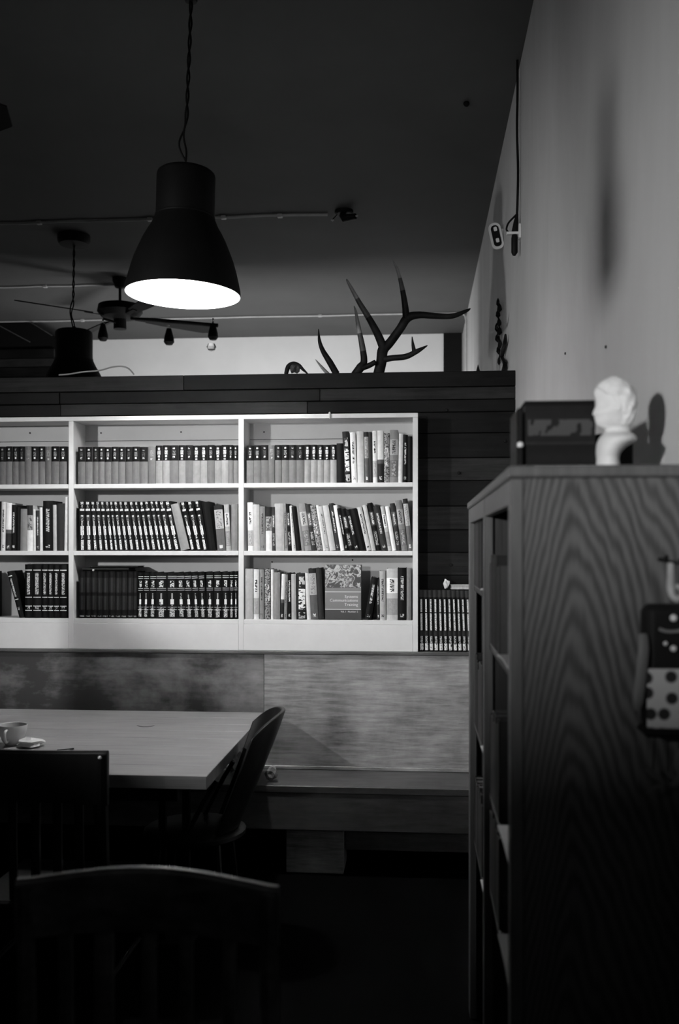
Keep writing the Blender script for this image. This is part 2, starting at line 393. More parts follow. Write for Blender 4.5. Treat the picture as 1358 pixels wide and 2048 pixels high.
# ---------------------------------------------------------------- white bookcase
XC0, XC1 = XU(-205, YB), XU(836, YB)
bc = empty('wall_bookcase', (XU(480, YB), YB, ZL), 'white painted three-bay bookcase full of books, standing on the bench ledge', 'bookcase')
ZT1 = P(830, 825.5, YB).z; ZT0 = P(830, 834.5, YB).z
ZR3 = zat(1240, YB); ZR2 = zat(1102, YB); ZR1 = zat(965.5, YB)
TS = .024
dv = .004
div = [(XU(137, YB), XU(147, YB)), (XU(477, YB), XU(487.5, YB))]
right_end = (XU(825.5, YB), XC1); left_end = (XC0, XC0 + .026)
Yb1 = YP - .022
MB().box((XC0, YB, ZT0), (XC1, Yb1, ZT1), bev=.0015).build('top_board', m_white, bc)
for (x0, x1) in (left_end,) + tuple(div) + (right_end,):
    MB().box((x0, YB, ZL + .001), (x1, Yb1, ZT0 - .0005), bev=.0015).build('upright', m_white, bc)
bays = [(left_end[1], div[0][0]), (div[0][1], div[1][0]), (div[1][1], right_end[0])]
for z in (ZR1, ZR2):
    for (x0, x1) in bays:
        MB().box((x0 + .0005, YB + .001, z - TS), (x1 - .0005, Yb1, z), bev=.0015).build('shelf', m_white, bc)
for (x0, x1) in bays:
    MB().box((x0 + .0005, YB + .001, ZR3 - TS), (x1 - .0005, Yb1, ZR3), bev=.0015).build('shelf', m_white, bc)
    MB().box((x0 + .0005, YB - .0005, ZL + .001), (x1 - .0005, YB + .016, ZR3 - TS - .0005), bev=.001).build('fascia', m_white, bc)
    ZG = P(660, 878, Yb1).z
    MB().box((x0, Yb1 - .002, ZG + .0015), (x1, Yb1 + .006, ZT0)).build('back_panel', m_whiteback, bc)
    MB().box((x0, Yb1 - .001, ZL), (x1, Yb1 + .006, ZG - .0015)).build('back_panel', m_whiteback, bc)
    for z in (ZR2, ZR1): pass
# nail heads on the back boards and the paint drip / clip on the top edge
for (u, v) in ((60, 866), (202, 866), (528, 864), (544, 1124), (705, 1120), (362, 864)):
    c0 = P(u, v, Yb1 - .004); q = MB().lathe([(0, 0), (.0045, 0), (.004, .002), (0, .003)], n=8).build('nail', m_black, bc, world=False)
    q.rotation_euler = (R(90), 0, 0); q.location = c0 - bc.location
c0 = P(659, 828, YB - .006)
MB().tube([c0 + Vector((0, .012, .010)), c0 + Vector((0, .001, .006)), c0 + Vector((.001, 0, -.012)), c0 + Vector((.001, .003, -.024))], [.004, .006, .006, .003], 6).build('paint_drip', m_white, bc, smooth=True)

# ---------------------------------------------------------------- books
def make_book(x, z, t, h, d, ang, sty, label, group, y0=None, bands=(), pivot='L', pages=m_pages, rot_extra=None):
    """upright book; x = left foot on the shelf, ang > 0 leans its top to the left"""
    sm, bg = MAT[sty]
    y = (YB + .012 if y0 is None else y0)
    sg = -1 if pivot == 'L' else 1
    piv = Vector((x if pivot == 'L' else x + t, y, z))
    c = .0022; b = min(.006, t * .22)
    mb = MB(); x0 = 0 if pivot == 'L' else -t
    n = 6
    arc = []
    for i in range(n + 1):
        s_ = i / n; arc.append((x0 + t * s_, -b * math.sin(math.pi * s_), s_))
    outer = arc + [(x0 + t, d, None)]
    inner = [(x0 + t - c, d, None), (x0 + t - c, .004, None), (x0 + c, .004, None), (x0 + c, d, None)]
    ring = outer + inner + [(x0, d, None)]
    N = len(ring)
    mb.v = [(p[0], p[1], zz) for zz in (0, h) for p in ring]
    for i in range(N):
        j = (i + 1) % N
        if i < n: mb.face([i, j, N + j, N + i], 0, [(ring[i][2], 0), (ring[j][2], 0), (ring[j][2], 1), (ring[i][2], 1)])
        else: mb.face([i, j, N + j, N + i], 1)
    mb.face(list(range(N))[::-1], 1); mb.face([N + i for i in range(N)], 1)
    o = mb.build('book', [sm, board(bg)], world=False)
    o.location = piv; o.rotation_euler = (0, -ang, 0)
    tag(o, label, 'book', group)
    pg = MB().box((x0 + c + .0003, .005, .004), (x0 + t - c - .0003, d - .004, h - .004))
    pg.build('pages', pages, o, world=False)
    for zf_, th in bands:
        bb = MB(); r0 = []
        for i in range(n + 1):
            s_ = i / n; r0.append((x0 + t * (.06 + .88 * s_), -b * math.sin(math.pi * (.06 + .88 * s_)) - .0012))
        m_ = len(r0)
        bb.v = [(p[0], p[1], h * zf_ + zz) for zz in (0, th) for p in r0] + [(p[0], p[1] + .002, h * zf_ + zz) for zz in (0, th) for p in r0]
        for i in range(m_ - 1):
            bb.face([i, i + 1, m_ + i + 1, m_ + i]); bb.face([m_ + i, m_ + i + 1, 3 * m_ + i + 1, 3 * m_ + i]); bb.face([i, 2 * m_ + i, 2 * m_ + i + 1, i + 1])
        bb.build('gilt_band', m_gilt, o, world=False)
    return o

ORD = ['first', 'second', 'third', 'fourth', 'fifth', 'sixth', 'seventh', 'eighth', 'ninth', 'tenth', 'eleventh', 'twelfth', 'thirteenth', 'fourteenth', 'fifteenth', 'sixteenth', 'seventeenth', 'eighteenth', 'nineteenth', 'twentieth', 'twenty-first', 'twenty-second', 'twenty-third', 'twenty-fourth', 'twenty-fifth', 'twenty-sixth', 'twenty-seventh', 'twenty-eighth', 'twenty-ninth', 'thirtieth', 'thirty-first', 'thirty-second', 'thirty-third', 'thirty-fourth']
LOOK = {'digest': 'grey cloth volume with black gilt-printed top', 'digestlight': 'pale cloth volume with bright gilt on black top', 'digestfaint': 'grey cloth volume with faint print on black top',
        'cloth': 'volume bound in plain grey', 'clothlight': 'book with plain pale grey spine', 'ency': 'black volume with bright gilt-blocked spine', 'darkset': 'near-black volume with faint spine',
        'gilt': 'black volume with white lozenge on spine', 'lined': 'black volume with white-lined spine', 'rightset': 'black volume with long white spine lettering',
        'w0': 'plain white book', 'l0': 'plain light grey book', 'm0': 'plain mid-grey book', 'd0': 'plain dark grey book', 'k0': 'plain black book',
        'wt': 'white book with dark title', 'lt': 'light grey book with dark title', 'mt': 'mid-grey book with dark title', 'dt': 'dark grey book with pale title', 'kt': 'black book with pale title',
        'wb': 'white book with banded spine', 'lb': 'light grey book with banded spine', 'mb': 'mid-grey book with banded spine', 'db': 'dark grey book with banded spine', 'kb': 'black book with banded spine',
        'topwhite': 'book with white upper and black lower spine', 'botwhite': 'book with white lower and black upper spine', 'label': 'black book with pale upper label',
        'caption': 'black book with bold white handwritten title', 'speckle': 'book with speckled jacket'}
def shelf_row(where, group, specs, vbase, z, y0=None, d=.15, lean0=None, start_word='from the left'):
    """specs: (u_left, u_right at the foot, shift of the top in px, v of the top, style)"""
    Y = YB + .012 if y0 is None else y0
    n = len(specs)
    for i, (u0, u1, du, vt, sty) in enumerate(specs):
        xa, xb = XU(u0, Y), XU(u1, Y)
        hpx = vbase - vt; ang = math.atan2(-du, hpx)
        sc = (Y * CT - xa * ST) / F
        if i < (n + 1) / 2: pos = ORD[i] + ' from left'
        else:
            q = n - 1 - i; pos = (ORD[q] + ' from right') if q else 'last on right'
        if i == 0: pos = 'first on left'
        h = hpx * sc / math.cos(ang)
        t = (xb - xa) * math.cos(ang) - .0006
        if abs(ang) > .001:
            h = (hpx * sc - abs(math.sin(ang)) * t) / math.cos(ang)
        bands = ()
        if sty == 'gilt': bands = ((.91, .0022), (.87, .0022), (.65, .0022), (.61, .0022), (.245, .0018), (.19, .0018))
        if sty == 'lined': bands = ((.885, .005), (.38, .004), (.215, .004), (.135, .004))
        dd = d * random.uniform(.9, 1.05)
        yy = Y + random.uniform(0, .006)
        label = '%s, %s, %s' % (LOOK[sty], pos, where)
        make_book(xa if ang >= 0 else xa, z, t, h, dd, ang, sty, label, group, y0=yy, bands=bands, pivot='L' if ang >= 0 else 'R', pages=m_darkpages if sty in ('gilt', 'lined', 'darkset', 'rightset') else m_pages)

random.seed(11)
def even(u0, u1, n, vt, stys, jv=0, du=0, ju=.6):
    out = []; w = (u1 - u0) / n
    for i in range(n):
        s = stys[i % len(stys)] if isinstance(stys, (list, tuple)) else stys
        out.append((u0 + w * i, u0 + w * (i + 1) - .3, du, vt + random.uniform(-jv, jv), s))
    return out
dz = .0005
# --- top row
r = even(-85, 134.5, 16, 895, ['digest', 'digestfaint', 'digest', 'digest', 'digestlight', 'cloth', 'digest', 'digest', 'digestlight', 'digestfaint', 'digest', 'digest'], .8)
pat = ['digest', 'digestfaint', 'cloth', 'digest', 'digest', 'digest', 'digestfaint', 'digest', 'digestfaint', 'digest', 'digest', 'cloth', 'digest', 'digest', 'cloth', 'digest', 'digest']
# visible ones read right to left: two, plain, two, plain, four
seq = ['digestfaint'] * 6 + ['digestfaint', 'digest', 'digest', 'cloth', 'digest', 'digest', 'cloth', 'digest', 'digest']
u_ = [-85, -71, -57, -43, -29, -15, -1.5, 12, 25, 38, 50, 63, 77, 90.5, 103, 118.5, 134]
r = []
names = ['digestfaint', 'digestfaint', 'digest', 'digestfaint', 'digest', 'digestfaint', 'digestfaint', 'digest', 'digest', 'digestfaint', 'cloth', 'digest', 'digest', 'cloth', 'digest', 'digest']
for i in range(16): r.append((u_[i], u_[i + 1] - .3, 0, 894 + random.uniform(-.6, .6), names[i]))
shelf_row("left bay top row", "matching set in the left bay's top row", r, 970, ZR1 + dz)
r = []
ul = [156, 171, 185.5, 197.5, 209.5, 223, 237, 250.5, 264.5, 279.5, 296, 311]
names = ['digestfaint', 'digest', 'digestfaint', 'digest', 'digestfaint', 'digest', 'digestfaint', 'cloth', 'digest', 'cloth', 'clothlight']
names = ['digestfaint', 'digest', 'digestfaint', 'digest', 'digest', 'digest', 'digest', 'digestfaint', 'digest', 'digestfaint', 'cloth']
for i in range(11): r.append((ul[i], ul[i + 1] - .3, 0, 893.5 + random.uniform(-.6, .6), names[i]))
ur = [311.5, 325.5, 339.5, 356.5, 371, 386, 400, 414, 428, 442.5, 457, 476]
names = ['digestlight', 'digestlight', 'digest', 'digestlight', 'digestfaint', 'digestlight', 'digestlight', 'digest', 'digestlight', 'digestlight', 'digest']
ur = [311.5, 325.5, 339.5, 357, 371, 386, 400.5, 415, 429, 443, 457, 466.5, 476.3]
names += ['digest']
for i in range(12): r.append((ur[i], ur[i + 1] - .3, 0, 891 + random.uniform(-.6, .6), names[i]))
shelf_row("middle bay top row", "matching set in the middle bay's top row", r, 967.5, ZR1 + dz)
r = []
ul = [493, 507.5, 522, 537, 549.5, 563.5, 578, 592.5, 608.5, 621.5, 634.5, 647.5, 660.5, 673.5]
names = ['digest', 'digest', 'digestfaint', 'cloth', 'digestfaint', 'digest', 'digestfaint', 'digestfaint', 'digestlight', 'digestlight', 'digestlight', 'digestlight', 'digestlight']
for i in range(13): r.append((ul[i], ul[i + 1] - .3, 0, 889 + random.uniform(-.6, .6), names[i]))
r += [(674, 689, -1, 886, 'k0'), (690, 703, -6, 862, 'caption'), (703.5, 714.5, -4, 864, 'wt'), (715, 729, -2, 862, 'l0'),
      (730, 738.5, -2, 863.5, 'label'), (738.8, 745.5, -2, 863.5, 'd0'), (746, 755, -1.5, 861.5, 'wb'), (755.3, 768, -1, 861, 'topwhite'),
      (768.3, 779, 0, 866, 'speckle'), (779.3, 796, .5, 860, 'mb'), (796.3, 805, 1.5, 867, 'w0'), (805.2, 815, 1, 870, 'kt'), (815.3, 825, 0, 873, 'k0')]
shelf_row("right bay top row", "books in the right bay's top row", r, 965, ZR1 + dz)
# --- middle row
r = [(-92, -78, 0, 1010, 'dt'), (-78, -66, 0, 1004, 'mb'), (-66, -50, 0, 1012, 'k0'), (-50, -38, 0, 1008, 'lt'), (-38, -22, 0, 1006, 'kt'), (-22, -9, 0, 1011, 'mt'), (-9, 1, 0, 1006, 'k0'),
     (1, 10, 1.5, 1007, 'wt'), (10.3, 22, 2, 1009, 'topwhite'), (22.3, 32, 1, 1013, 'kt'), (32.3, 40, 0, 1018, 'k0'), (40.3, 54, 1, 1021, 'm0'), (54.3, 66, 0, 1014, 'botwhite'), (66.3, 71, -.5, 1022, 'w0'),
     (71.3, 79, 0, 1024, 'dt'), (79.3, 85.5, -1, 1018, 'w0'), (86, 106, 0, 1005, 'kt'), (106.3, 113.5, -1, 1013, 'l0'), (114, 128, 0, 1010, 'd0'), (128.3, 134.5, 1.5, 997, 'w0')]
shelf_row("left bay middle row", "mixed books in the left bay's middle row", r, 1105, ZR2 + dz)
r = []
us = [160, 174, 188, 199.5, 210.5, 221, 231, 240, 251, 261, 273, 284, 294, 305, 317, 327, 337, 350, 364]
dus = [-1, -4, -6, -8, -10, -11, -12, -13, -14, -15, -15.5, -16, -16.5, -17.5, -18, -19, -20, -22]
for i in range(18):
    u0 = us[i] - 2
    r.append((u0, us[i + 1] - 2.3, dus[i] * .95, 1005 - (i > 12) * 1, 'ency'))
r += [(362, 380, -24, 1008, 'clothlight'), (380.3, 392, -22, 1005, 'ency'), (392.3, 405, -20.5, 1004, 'ency'), (405.3, 417, -18, 1003, 'ency'), (417.3, 432, -15, 1005, 'k0')]
shelf_row("middle bay middle row", "leaning matching set in the middle bay's middle row", r, 1104, ZR2 + dz)
r = [(435, 452, -8, 1012, 'label'), (452.3, 462, -5, 1011, 'lb'), (462.3, 475, 0, 1010, 'm0')]
shelf_row("right-hand trio, middle bay middle row", "mixed books in the middle bay's middle row", r, 1104, ZR2 + dz)
r = [(496, 507, -1.5, 1005, 'wb'), (507.3, 520, -1.5, 1009, 'l0'), (520.3, 531, -1, 1013, 'mt'), (531.5, 544, -.5, 1014, 'botwhite'), (544.3, 551, -1, 1014, 'db'), (551.5, 569, -3, 1007, 'l0'),
     (570, 576, -4, 1007, 'mt'), (576.3, 584, -5, 1008, 'kb'), (584, 587.8, -6, 1012, 'w0'), (588, 592, -8, 1011, 'lt'), (592.3, 603, -11, 1013, 'k0'), (603.3, 610, -11, 1008, 'm0'),
     (610.3, 623.5, -14, 1006, 'mb'), (623.8, 634, -14, 1008, 'db'), (634.3, 646, -15, 1010, 'speckle'), (646.3, 652, -15, 1010, 'w0'), (652.3, 659, -15, 1012, 'lt'), (659.5, 672, -15.5, 1010, 'l0'),
     (672.5, 681, -15, 1006, 'dt'), (681.3, 689, -15, 1010, 'w0'), (689.5, 697, -16, 1016, 'kt'), (697.3, 708, -17, 1017, 'kb'), (708.3, 720, -19, 1018, 'kt'), (720.3, 733, -21, 1016, 'k0'), (733.5, 743, -20, 1013, 'lt'), (743.3, 752, -19, 1009, 'l0'),
     (752.5, 763, -19, 1005, 'kb'), (763.3, 776, -18, 1011, 'dt'), (776.3, 784, -16, 1012, 'lb'), (784.5, 793, -15, 1012, 'w0'), (793.3, 803, -14, 1006, 'db'), (803.3, 816, -13, 1000, 'mb'), (816.3, 826, -11, 997, 'label')]
shelf_row("right bay middle row", "mixed leaning books in the right bay's middle row", r, 1102, ZR2 + dz)
# --- bottom row
r = [(-60, -40, 0, 1150, 'k0'), (-40, -20, 0, 1148, 'd0')]
shelf_row("far left bottom row", "dark pair at the left end of the bottom row", r, 1240, ZR3 + dz)
make_book(XU(37, YB), ZR3 + dz, .024, .262, .15, R(15.5), 'lined', 'black volume tilted steeply against the black set, left end of the bottom row', "black set in the left bay's bottom row", bands=((.885, .005), (.38, .004)), pages=m_darkpages)
us = [50, 65.5, 83, 95.5, 107, 119, 134]
r = [(us[i], us[i + 1] - .3, 0, 1133, 'lined') for i in range(6)]
shelf_row("left bay bottom row", "black set in the left bay's bottom row", r, 1240, ZR3 + dz)
us = [158, 170, 181, 193, 204.5, 217, 230, 242, 254, 266, 274]
r = [(us[i], us[i + 1] - .3, 1, 1146 + random.uniform(-.5, .5), 'darkset') for i in range(10)]
us = [274.5, 286, 298, 312, 334, 355, 372, 387, 400.5, 413, 428, 444, 459, 468, 475.5]
dl = [1.5, 1.5, 1.5, 0, 0, -3, -4, -5, -4, -1, 0, 0, 0, 0]
for i in range(14): r.append((us[i], us[i + 1] - .3, dl[i], 1148 - i * .25, 'gilt'))
shelf_row("middle bay bottom row", "dark matching sets in the middle bay's bottom row", r, 1240, ZR3 + dz)
r = [(490.5, 506, 0, 1139, 'l0'), (507, 518, 0, 1140, 'wb'), (519, 528, 0, 1140, 'mt'), (529.5, 541, 0, 1139, 'speckle'), (542, 547, 0, 1140, 'w0'), (547.3, 560, 0, 1146, 'm0'), (560.5, 567.5, 3, 1149, 'topwhite'),
     (568, 574, 2, 1150, 'mt'), (574.5, 583, 0, 1147, 'kt'), (583.3, 593, -1, 1149, 'l0'), (594, 613.5, 0, 1147, 'caption'), (614, 622, -5, 1146, 'w0'), (622.3, 637, -6, 1137, 'label'), (637.3, 648, -6, 1136, 'd0')]
shelf_row("left of the face-out book", "mixed books left of the face-out book", r, 1240, ZR3 + dz)
r = [(728, 742, 7, 1152, 'kt'), (754, 759.5, -1, 1158, 'dt'), (760, 772, -1, 1142, 'lt'), (773, 795.5, 0, 1137, 'lb'), (796, 813, 0, 1135, 'kt'), (813.5, 823, 0, 1136, 'm0')]
r[0] = (729, 743, 14, 1154, 'kt')
shelf_row("right of the face-out book", "mixed books right of the face-out book", r, 1240, ZR3 + dz)
# --- the set beside the bookcase
YR_ = YB + .03
us = [839, 849, 858.5, 868, 878, 887.5, 897, 906.5, 916, 925, 934.5, 945, 955]
r = [(us[i], us[i + 1] - .3, -1.5 - i * .35, 1180, 'rightset') for i in range(12)]
shelf_row("set beside the bookcase", "black set on the ledge right of the bookcase", r, 1303, ZL + dz, y0=YR_)

# face-out book
a = P(650, 1239.5, YB + .004); b_ = P(722, 1129.5, YB + .004)
fo = empty('face_out_book', (a.x, YB + .004, ZR3 + .001), 'large grey book shown front cover out, white title lines over dark foot', 'book')
w_, h_ = b_.x - a.x, b_.z - a.z
k = NT('cover_print')
tc = k.node('ShaderNodeTexCoord'); sp = k.node('ShaderNodeSeparateXYZ'); k.link(tc.outputs['Generated'], sp.inputs[0])
mpn = k.node('ShaderNodeMapping'); mpn.inputs['Scale'].default_value = (2.6, 1, 3.4); mpn.inputs['Rotation'].default_value = (0, R(35), 0); k.link(tc.outputs['Generated'], mpn.inputs[0])
art = k.noise(mpn.outputs[0], 1.7, 3, .55, 1.6)
artc = k.ramp(art, [(0, .015), (.47, .02), (.50, .36), (.55, .46), (.58, .08), (.64, .05), (.68, .35)], 'LINEAR')
gr = k.ramp(sp.outputs[2], [(0, .03), (.18, .62), (.195, .16), (.50, .55), (.512, .16)], 'CONSTANT')
mx = k.node('ShaderNodeMix', data_type='RGBA'); k.link(k.math('GREATER_THAN', sp.outputs[2], .58), mx.inputs[0]); k.link(gr, mx.inputs[6]); k.link(artc, mx.inputs[7])
m_cover = k.fin(mx.outputs[2], .35, .5)
MB().box((a.x, YB + .004, ZR3 + .001), (b_.x, YB + .0065, ZR3 + .001 + h_), bev=.0006).build('front_cover', m_cover, fo)
MB().box((a.x + .003, YB + .0068, ZR3 + .003), (b_.x - .001, YB + .034, ZR3 - .001 + h_)).build('pages', m_pages, fo)
MB().box((a.x, YB + .0342, ZR3 + .001), (b_.x + .003, YB + .0365, ZR3 + .001 + h_), bev=.0006).build('back_cover', board(.05), fo)
MB().box((b_.x + .0003, YB + .005, ZR3 + .001), (b_.x + .0028, YB + .034, ZR3 + .001 + h_), bev=.0006).build('spine', board(.05), fo)
m_print = plain('white_print', .72, .5, .3, var=.02)
def text(body, size, loc, parent, mat, align='RIGHT', rot=(R(90), 0, 0), name='lettering'):
    cu = bpy.data.curves.new('t', 'FONT'); cu.body = body; cu.size = size; cu.align_x = align; cu.extrude = .0003; cu.resolution_u = 2
    t = bpy.data.objects.new('t', cu); col.objects.link(t)
    dg = bpy.context.evaluated_depsgraph_get(); dg.update()
    me = bpy.data.meshes.new_from_object(t.evaluated_get(dg)); bpy.data.objects.remove(t)
    me.materials.clear(); me.materials.append(mat)
    o = bpy.data.objects.new(name, me); col.objects.link(o); o.rotation_euler = rot
    o.parent = parent; o.location = Vector(loc) - parent.location; return o
for s_, v, sz in (('Systems', 1196, .022), ('Communications', 1203.5, .022), ('Training', 1212, .022), ('Vol. 1  Number 2', 1225, .013)):
    p = P(716, v, YB + .0035); text(s_, sz, (p.x, YB + .0035, p.z), fo, m_print)

# things lying on top of the books
def crumple(name, c, r, mat, label, cat, seed=0, sz=(1, 1, 1), parent=None):
    random.seed(seed); bm = bmesh.new(); bmesh.ops.create_icosphere(bm, subdivisions=2, radius=r)
    for v in bm.verts: v.co *= random.uniform(.6, 1.25); v.co = Vector((v.co.x * sz[0], v.co.y * sz[1], v.co.z * sz[2]))
    zmin = min(v.co.z for v in bm.verts)
    for v in bm.verts: v.co.z -= zmin
    me = bpy.data.meshes.new(name); bm.to_mesh(me); bm.free(); me.materials.append(mat)
    o = bpy.data.objects.new(name, me); col.objects.link(o); o.location = c
    if parent: o.parent = parent; o.location = Vector(c) - parent.location
    else: tag(o, label, cat)
    return o
def flat_book(c0, c1, z, th, sty_g, label, y0, d, pgs=m_pages, spine_front=True, name='book', sm=None):
    o = MB(); x0, x1 = c0, c1
    if spine_front:
        n = 8; prof = [(y0 - .006 * 0 + (-.008 * math.sin(math.pi * i / n)), z + th * i / n) for i in range(n + 1)]
        outer = prof + [(y0 + d, z + th), (y0 + d, z + th - .003), (y0 + .004, z + th - .003), (y0 + .004, z + .003), (y0 + d, z + .003), (y0 + d, z)]
        N = len(outer); o.v = [(x, p[0], p[1]) for x in (x0, x1) for p in outer]
        for i in range(N):
            j = (i + 1) % N
            if i < n: o.face([i, j, N + j, N + i], 0, [(0, i / n), (0, j / n), (1, j / n), (1, i / n)])
            else: o.face([i, j, N + j, N + i], 1)
        o.face(list(range(N)), 1); o.face([N + i for i in range(N)], 1)
    b = o.build(name, [sm or board(sty_g), board(sty_g)], loc=(x0, y0, z))
    tag(b, label, 'book')
    MB().box((x0 + .004, y0 + .005, z + .0033), (x1 - .004, y0 + d - .004, z + th - .0033)).build('pages', pgs, b)
    return b
pa, pb = P(903, 1176, YR_), P(950, 1166, YR_)
tset = P(900, 1180, YR_).z + .006
tb = MB().box((pa.x, YR_ + .004, tset), (pb.x, YR_ + .12, tset + .018), bev=.001).build('flat_book', m_pages, loc=(pa.x, YR_, tset))
tag(tb, 'pale book lying flat on top of the black set beside the bookcase', 'book')
for q in (-.0016, .0184): MB().box((pa.x - .002, YR_ + .001, tset + q - .0002), (pb.x, YR_ + .122, tset + q + .0012)).build('cover', m_paper, tb)
pc = P(893, 1182, YR_ + .015)
crumple('crumpled_paper', (pc.x, YR_ + .03, tset - .0), .02, m_paper, 'crumpled white paper on the black set, left of the flat book', 'paper', 3, (.8, .7, 1.3))
# dark flat notebooks on the left part of the middle bay's bottom row
pa, pb = P(166, 1144, YB + .03), P(276, 1134, YB + .03)
zt = P(200, 1144, YB).z + .004
flat_book(pa.x, pb.x - .05, zt + .001, .016, .01, 'thin black book lying on the near-black set in the bottom row', YB + .03, .13, m_darkpages)
flat_book(pa.x + .04, pb.x, zt + .018, .010, .01, 'thinner black book on top of the lying black one, bottom row', YB + .035, .12, m_darkpages)
crumple('metal_cap', (P(184, 1140, YB).x, YB + .018, zt - .001), .006, m_gilt, 'small shiny cap in front of the lying black book', 'cap', 8)
pa = P(10, 1134, YB + .03)
zt = P(80, 1133, YB).z + .004
flat_book(P(52, 1133, YB).x, P(132, 1133, YB).x, zt, .009, .01, 'thin black book lying on the black set, left bay bottom row', YB + .025, .12, m_darkpages)
crumple('highlight_speck', (P(43, 1133, YB).x + .03, YB + .03, zt + .0095), .006, m_paper, 'tiny white speck as a highlight on the thin black book, left bay', 'paper', 9, (1.6, 1, .6))  # white speck added as a painted highlight

# ---------------------------------------------------------------- pendant lamps
PROF = [(.265, 0), (.262, .03), (.253, .068), (.241, .115), (.228, .158), (.209, .205), (.19, .249), (.172, .283), (.155, .31), (.143, .338), (.1365, .352), (.134, .357), (.134, .362), (.134, .545), (.131, .556), (.12, .565), (.0, .572)]
def pendant(u, v, Y, sc, ceil, label, watts, tilt=0.0, cz=None, rose=.08, rose_r=.13):
    c0 = cz or P(u, v, Y)
    root = empty('pendant_lamp', c0, label, 'lamp', rot=(0, tilt, 0))
    L = lambda pts: [(r * sc, z * sc) for r, z in pts]
    outer = L(PROF); inner = L([(max(r - .004, 0), z - (.004 if r < .14 else 0)) for r, z in PROF])
    MB().lathe(outer + [], n=48).build('shade', m_lampblack, root, smooth=True, world=False)
    MB().lathe([outer[0]] + inner, n=48).build('shade_lining', m_shadein, root, smooth=True, world=False)
    MB().lathe(L([(.1365, .350), (.1385, .356), (.1365, .362)]), n=48).build('rim_ring', m_lampblack, root, smooth=True, world=False)
    # bulb hangs in the dome
    MB().lathe(L([(0, .245), (.018, .247), (.034, .262), (.04, .285), (.034, .31), (.02, .33), (.016, .35)]), n=20).build('bulb', m_bulb, root, smooth=True, world=False)
    MB().lathe(L([(.018, .35), (.022, .36), (.022, .43), (0, .44)]), n=16).build('bulb_socket', m_black, root, smooth=True, world=False)
    MB().lathe(L([(.0, .60), (.012, .598), (.018, .58), (.02, .568), (.0, .566)]), n=14).build('cord_grip', m_black, root, smooth=True, world=False)
    # two twisted flexes with a slack loop above the shade
    top = (ceil - c0.z); z0 = .585 * sc
    for s_ in (0, math.pi):
        pts = []; n = 90
        for i in range(n + 1):
            t = i / n; z = z0 + (top - .018 - z0) * t
            slack = .022 * math.exp(-((z - z0 - .12) / .07) ** 2)
            wob = .008 * math.sin(z * 5) * (1 - t)
            rr = .0055 * sc; a = z * 38 + s_
            pts.append((rr * math.cos(a) - slack * (1.5 if s_ else .5) + wob, rr * math.sin(a), z))
        MB().tube(pts, .0048 * sc, 6).build('flex', m_black, root, smooth=True, world=False)
    MB().lathe([(rose_r, top - .001), (rose_r, top - rose * .6), (rose_r * .9, top - rose * .94), (.02, top - rose), (0, top - rose)], n=32).build('ceiling_rose', m_black, root, smooth=True, world=False)
    if watts:
        d = bpy.data.lights.new('bulb_light', 'POINT'); d.energy = watts; d.shadow_soft_size = .045
        o = bpy.data.objects.new('bulb_light', d); col.objects.link(o); o.parent = root; o.location = (0, 0, .20 * sc)
    return root
pendant(366, 590, 4.3, 1.0, CEIL, 'large black bell-shaped pendant lamp lit bright white, hanging over the table', 80, tilt=R(1.6), rose=.02, rose_r=.03)
tp = empty('pendant_lamp', (-.535, .875, 2.205), 'slim black tube pendant added out of view to cast a shadow on the wall', 'lamp')  # added out of view for its shadow on the right wall, gives no light
MB().lathe([(.0, .0), (.040, .0), (.046, .05), (.043, .12), (.026, .17), (.020, .30), (.0, .31)], n=24).build('shade', m_lampblack, tp, smooth=True, world=False)
MB().tube([(0, 0, .3), (0, 0, CEIL - 2.206)], .005, 6).build('flex', m_black, tp, world=False)
p2 = P(148, 660, 7.5)
pendant(148, 660 + .572 * 1.1 / ((7.5 * CT - p2.x * ST) / F), 7.5, 1.1, CEIL, 'smaller-looking black pendant lamp hanging behind the plank partition', 60)

# ---------------------------------------------------------------- ceiling conduits
def conduit(u0, u1, v, um, label, clips=(), tail=None):
    Yc = YZ(v, CEIL - .012, um); z = CEIL - .012
    x0, x1 = XU(u0, Yc), XU(u1, Yc)
    root = empty('ceiling_conduit', (x0, Yc, z), label, 'pipe')
    pts = [(x0 + (x1 - x0) * i / 14, Yc + .01 * math.sin(i * 1.9), z) for i in range(15)]
    if tail: pts += tail(x1, Yc, z)
    MB().tube(pts, .0095, 8).build('pipe', m_pipe, root, smooth=True)
    for u in clips:
        x = XU(u, Yc); MB().box((x - .02, Yc - .02, z - .014), (x + .02, Yc + .02, CEIL - .0005), bev=.004).build('clip', m_pipe, root)
    return root
conduit(-200, 655, 438, 330, 'pale conduit along the ceiling, nearest of the three, ending at a dark fitting', (78, 300, 447, 560))
conduit(-200, 232, 572, 110, 'pale conduit on the ceiling running to the hanging fan', (90,))
def tl(x1, Yc, z):
    xw = WX - .014
    return [(xw - .10, Yc, z), (xw - .05, Yc, z - .004), (xw - .012, Yc, z - .03), (xw, Yc, z - .08)] + [(xw, Yc, z - .08 - q * .3) for q in range(1, 13)]
conduit(-200, 905, 634, 500, 'pale conduit furthest away that bends down the right corner', (165, 640), tl)

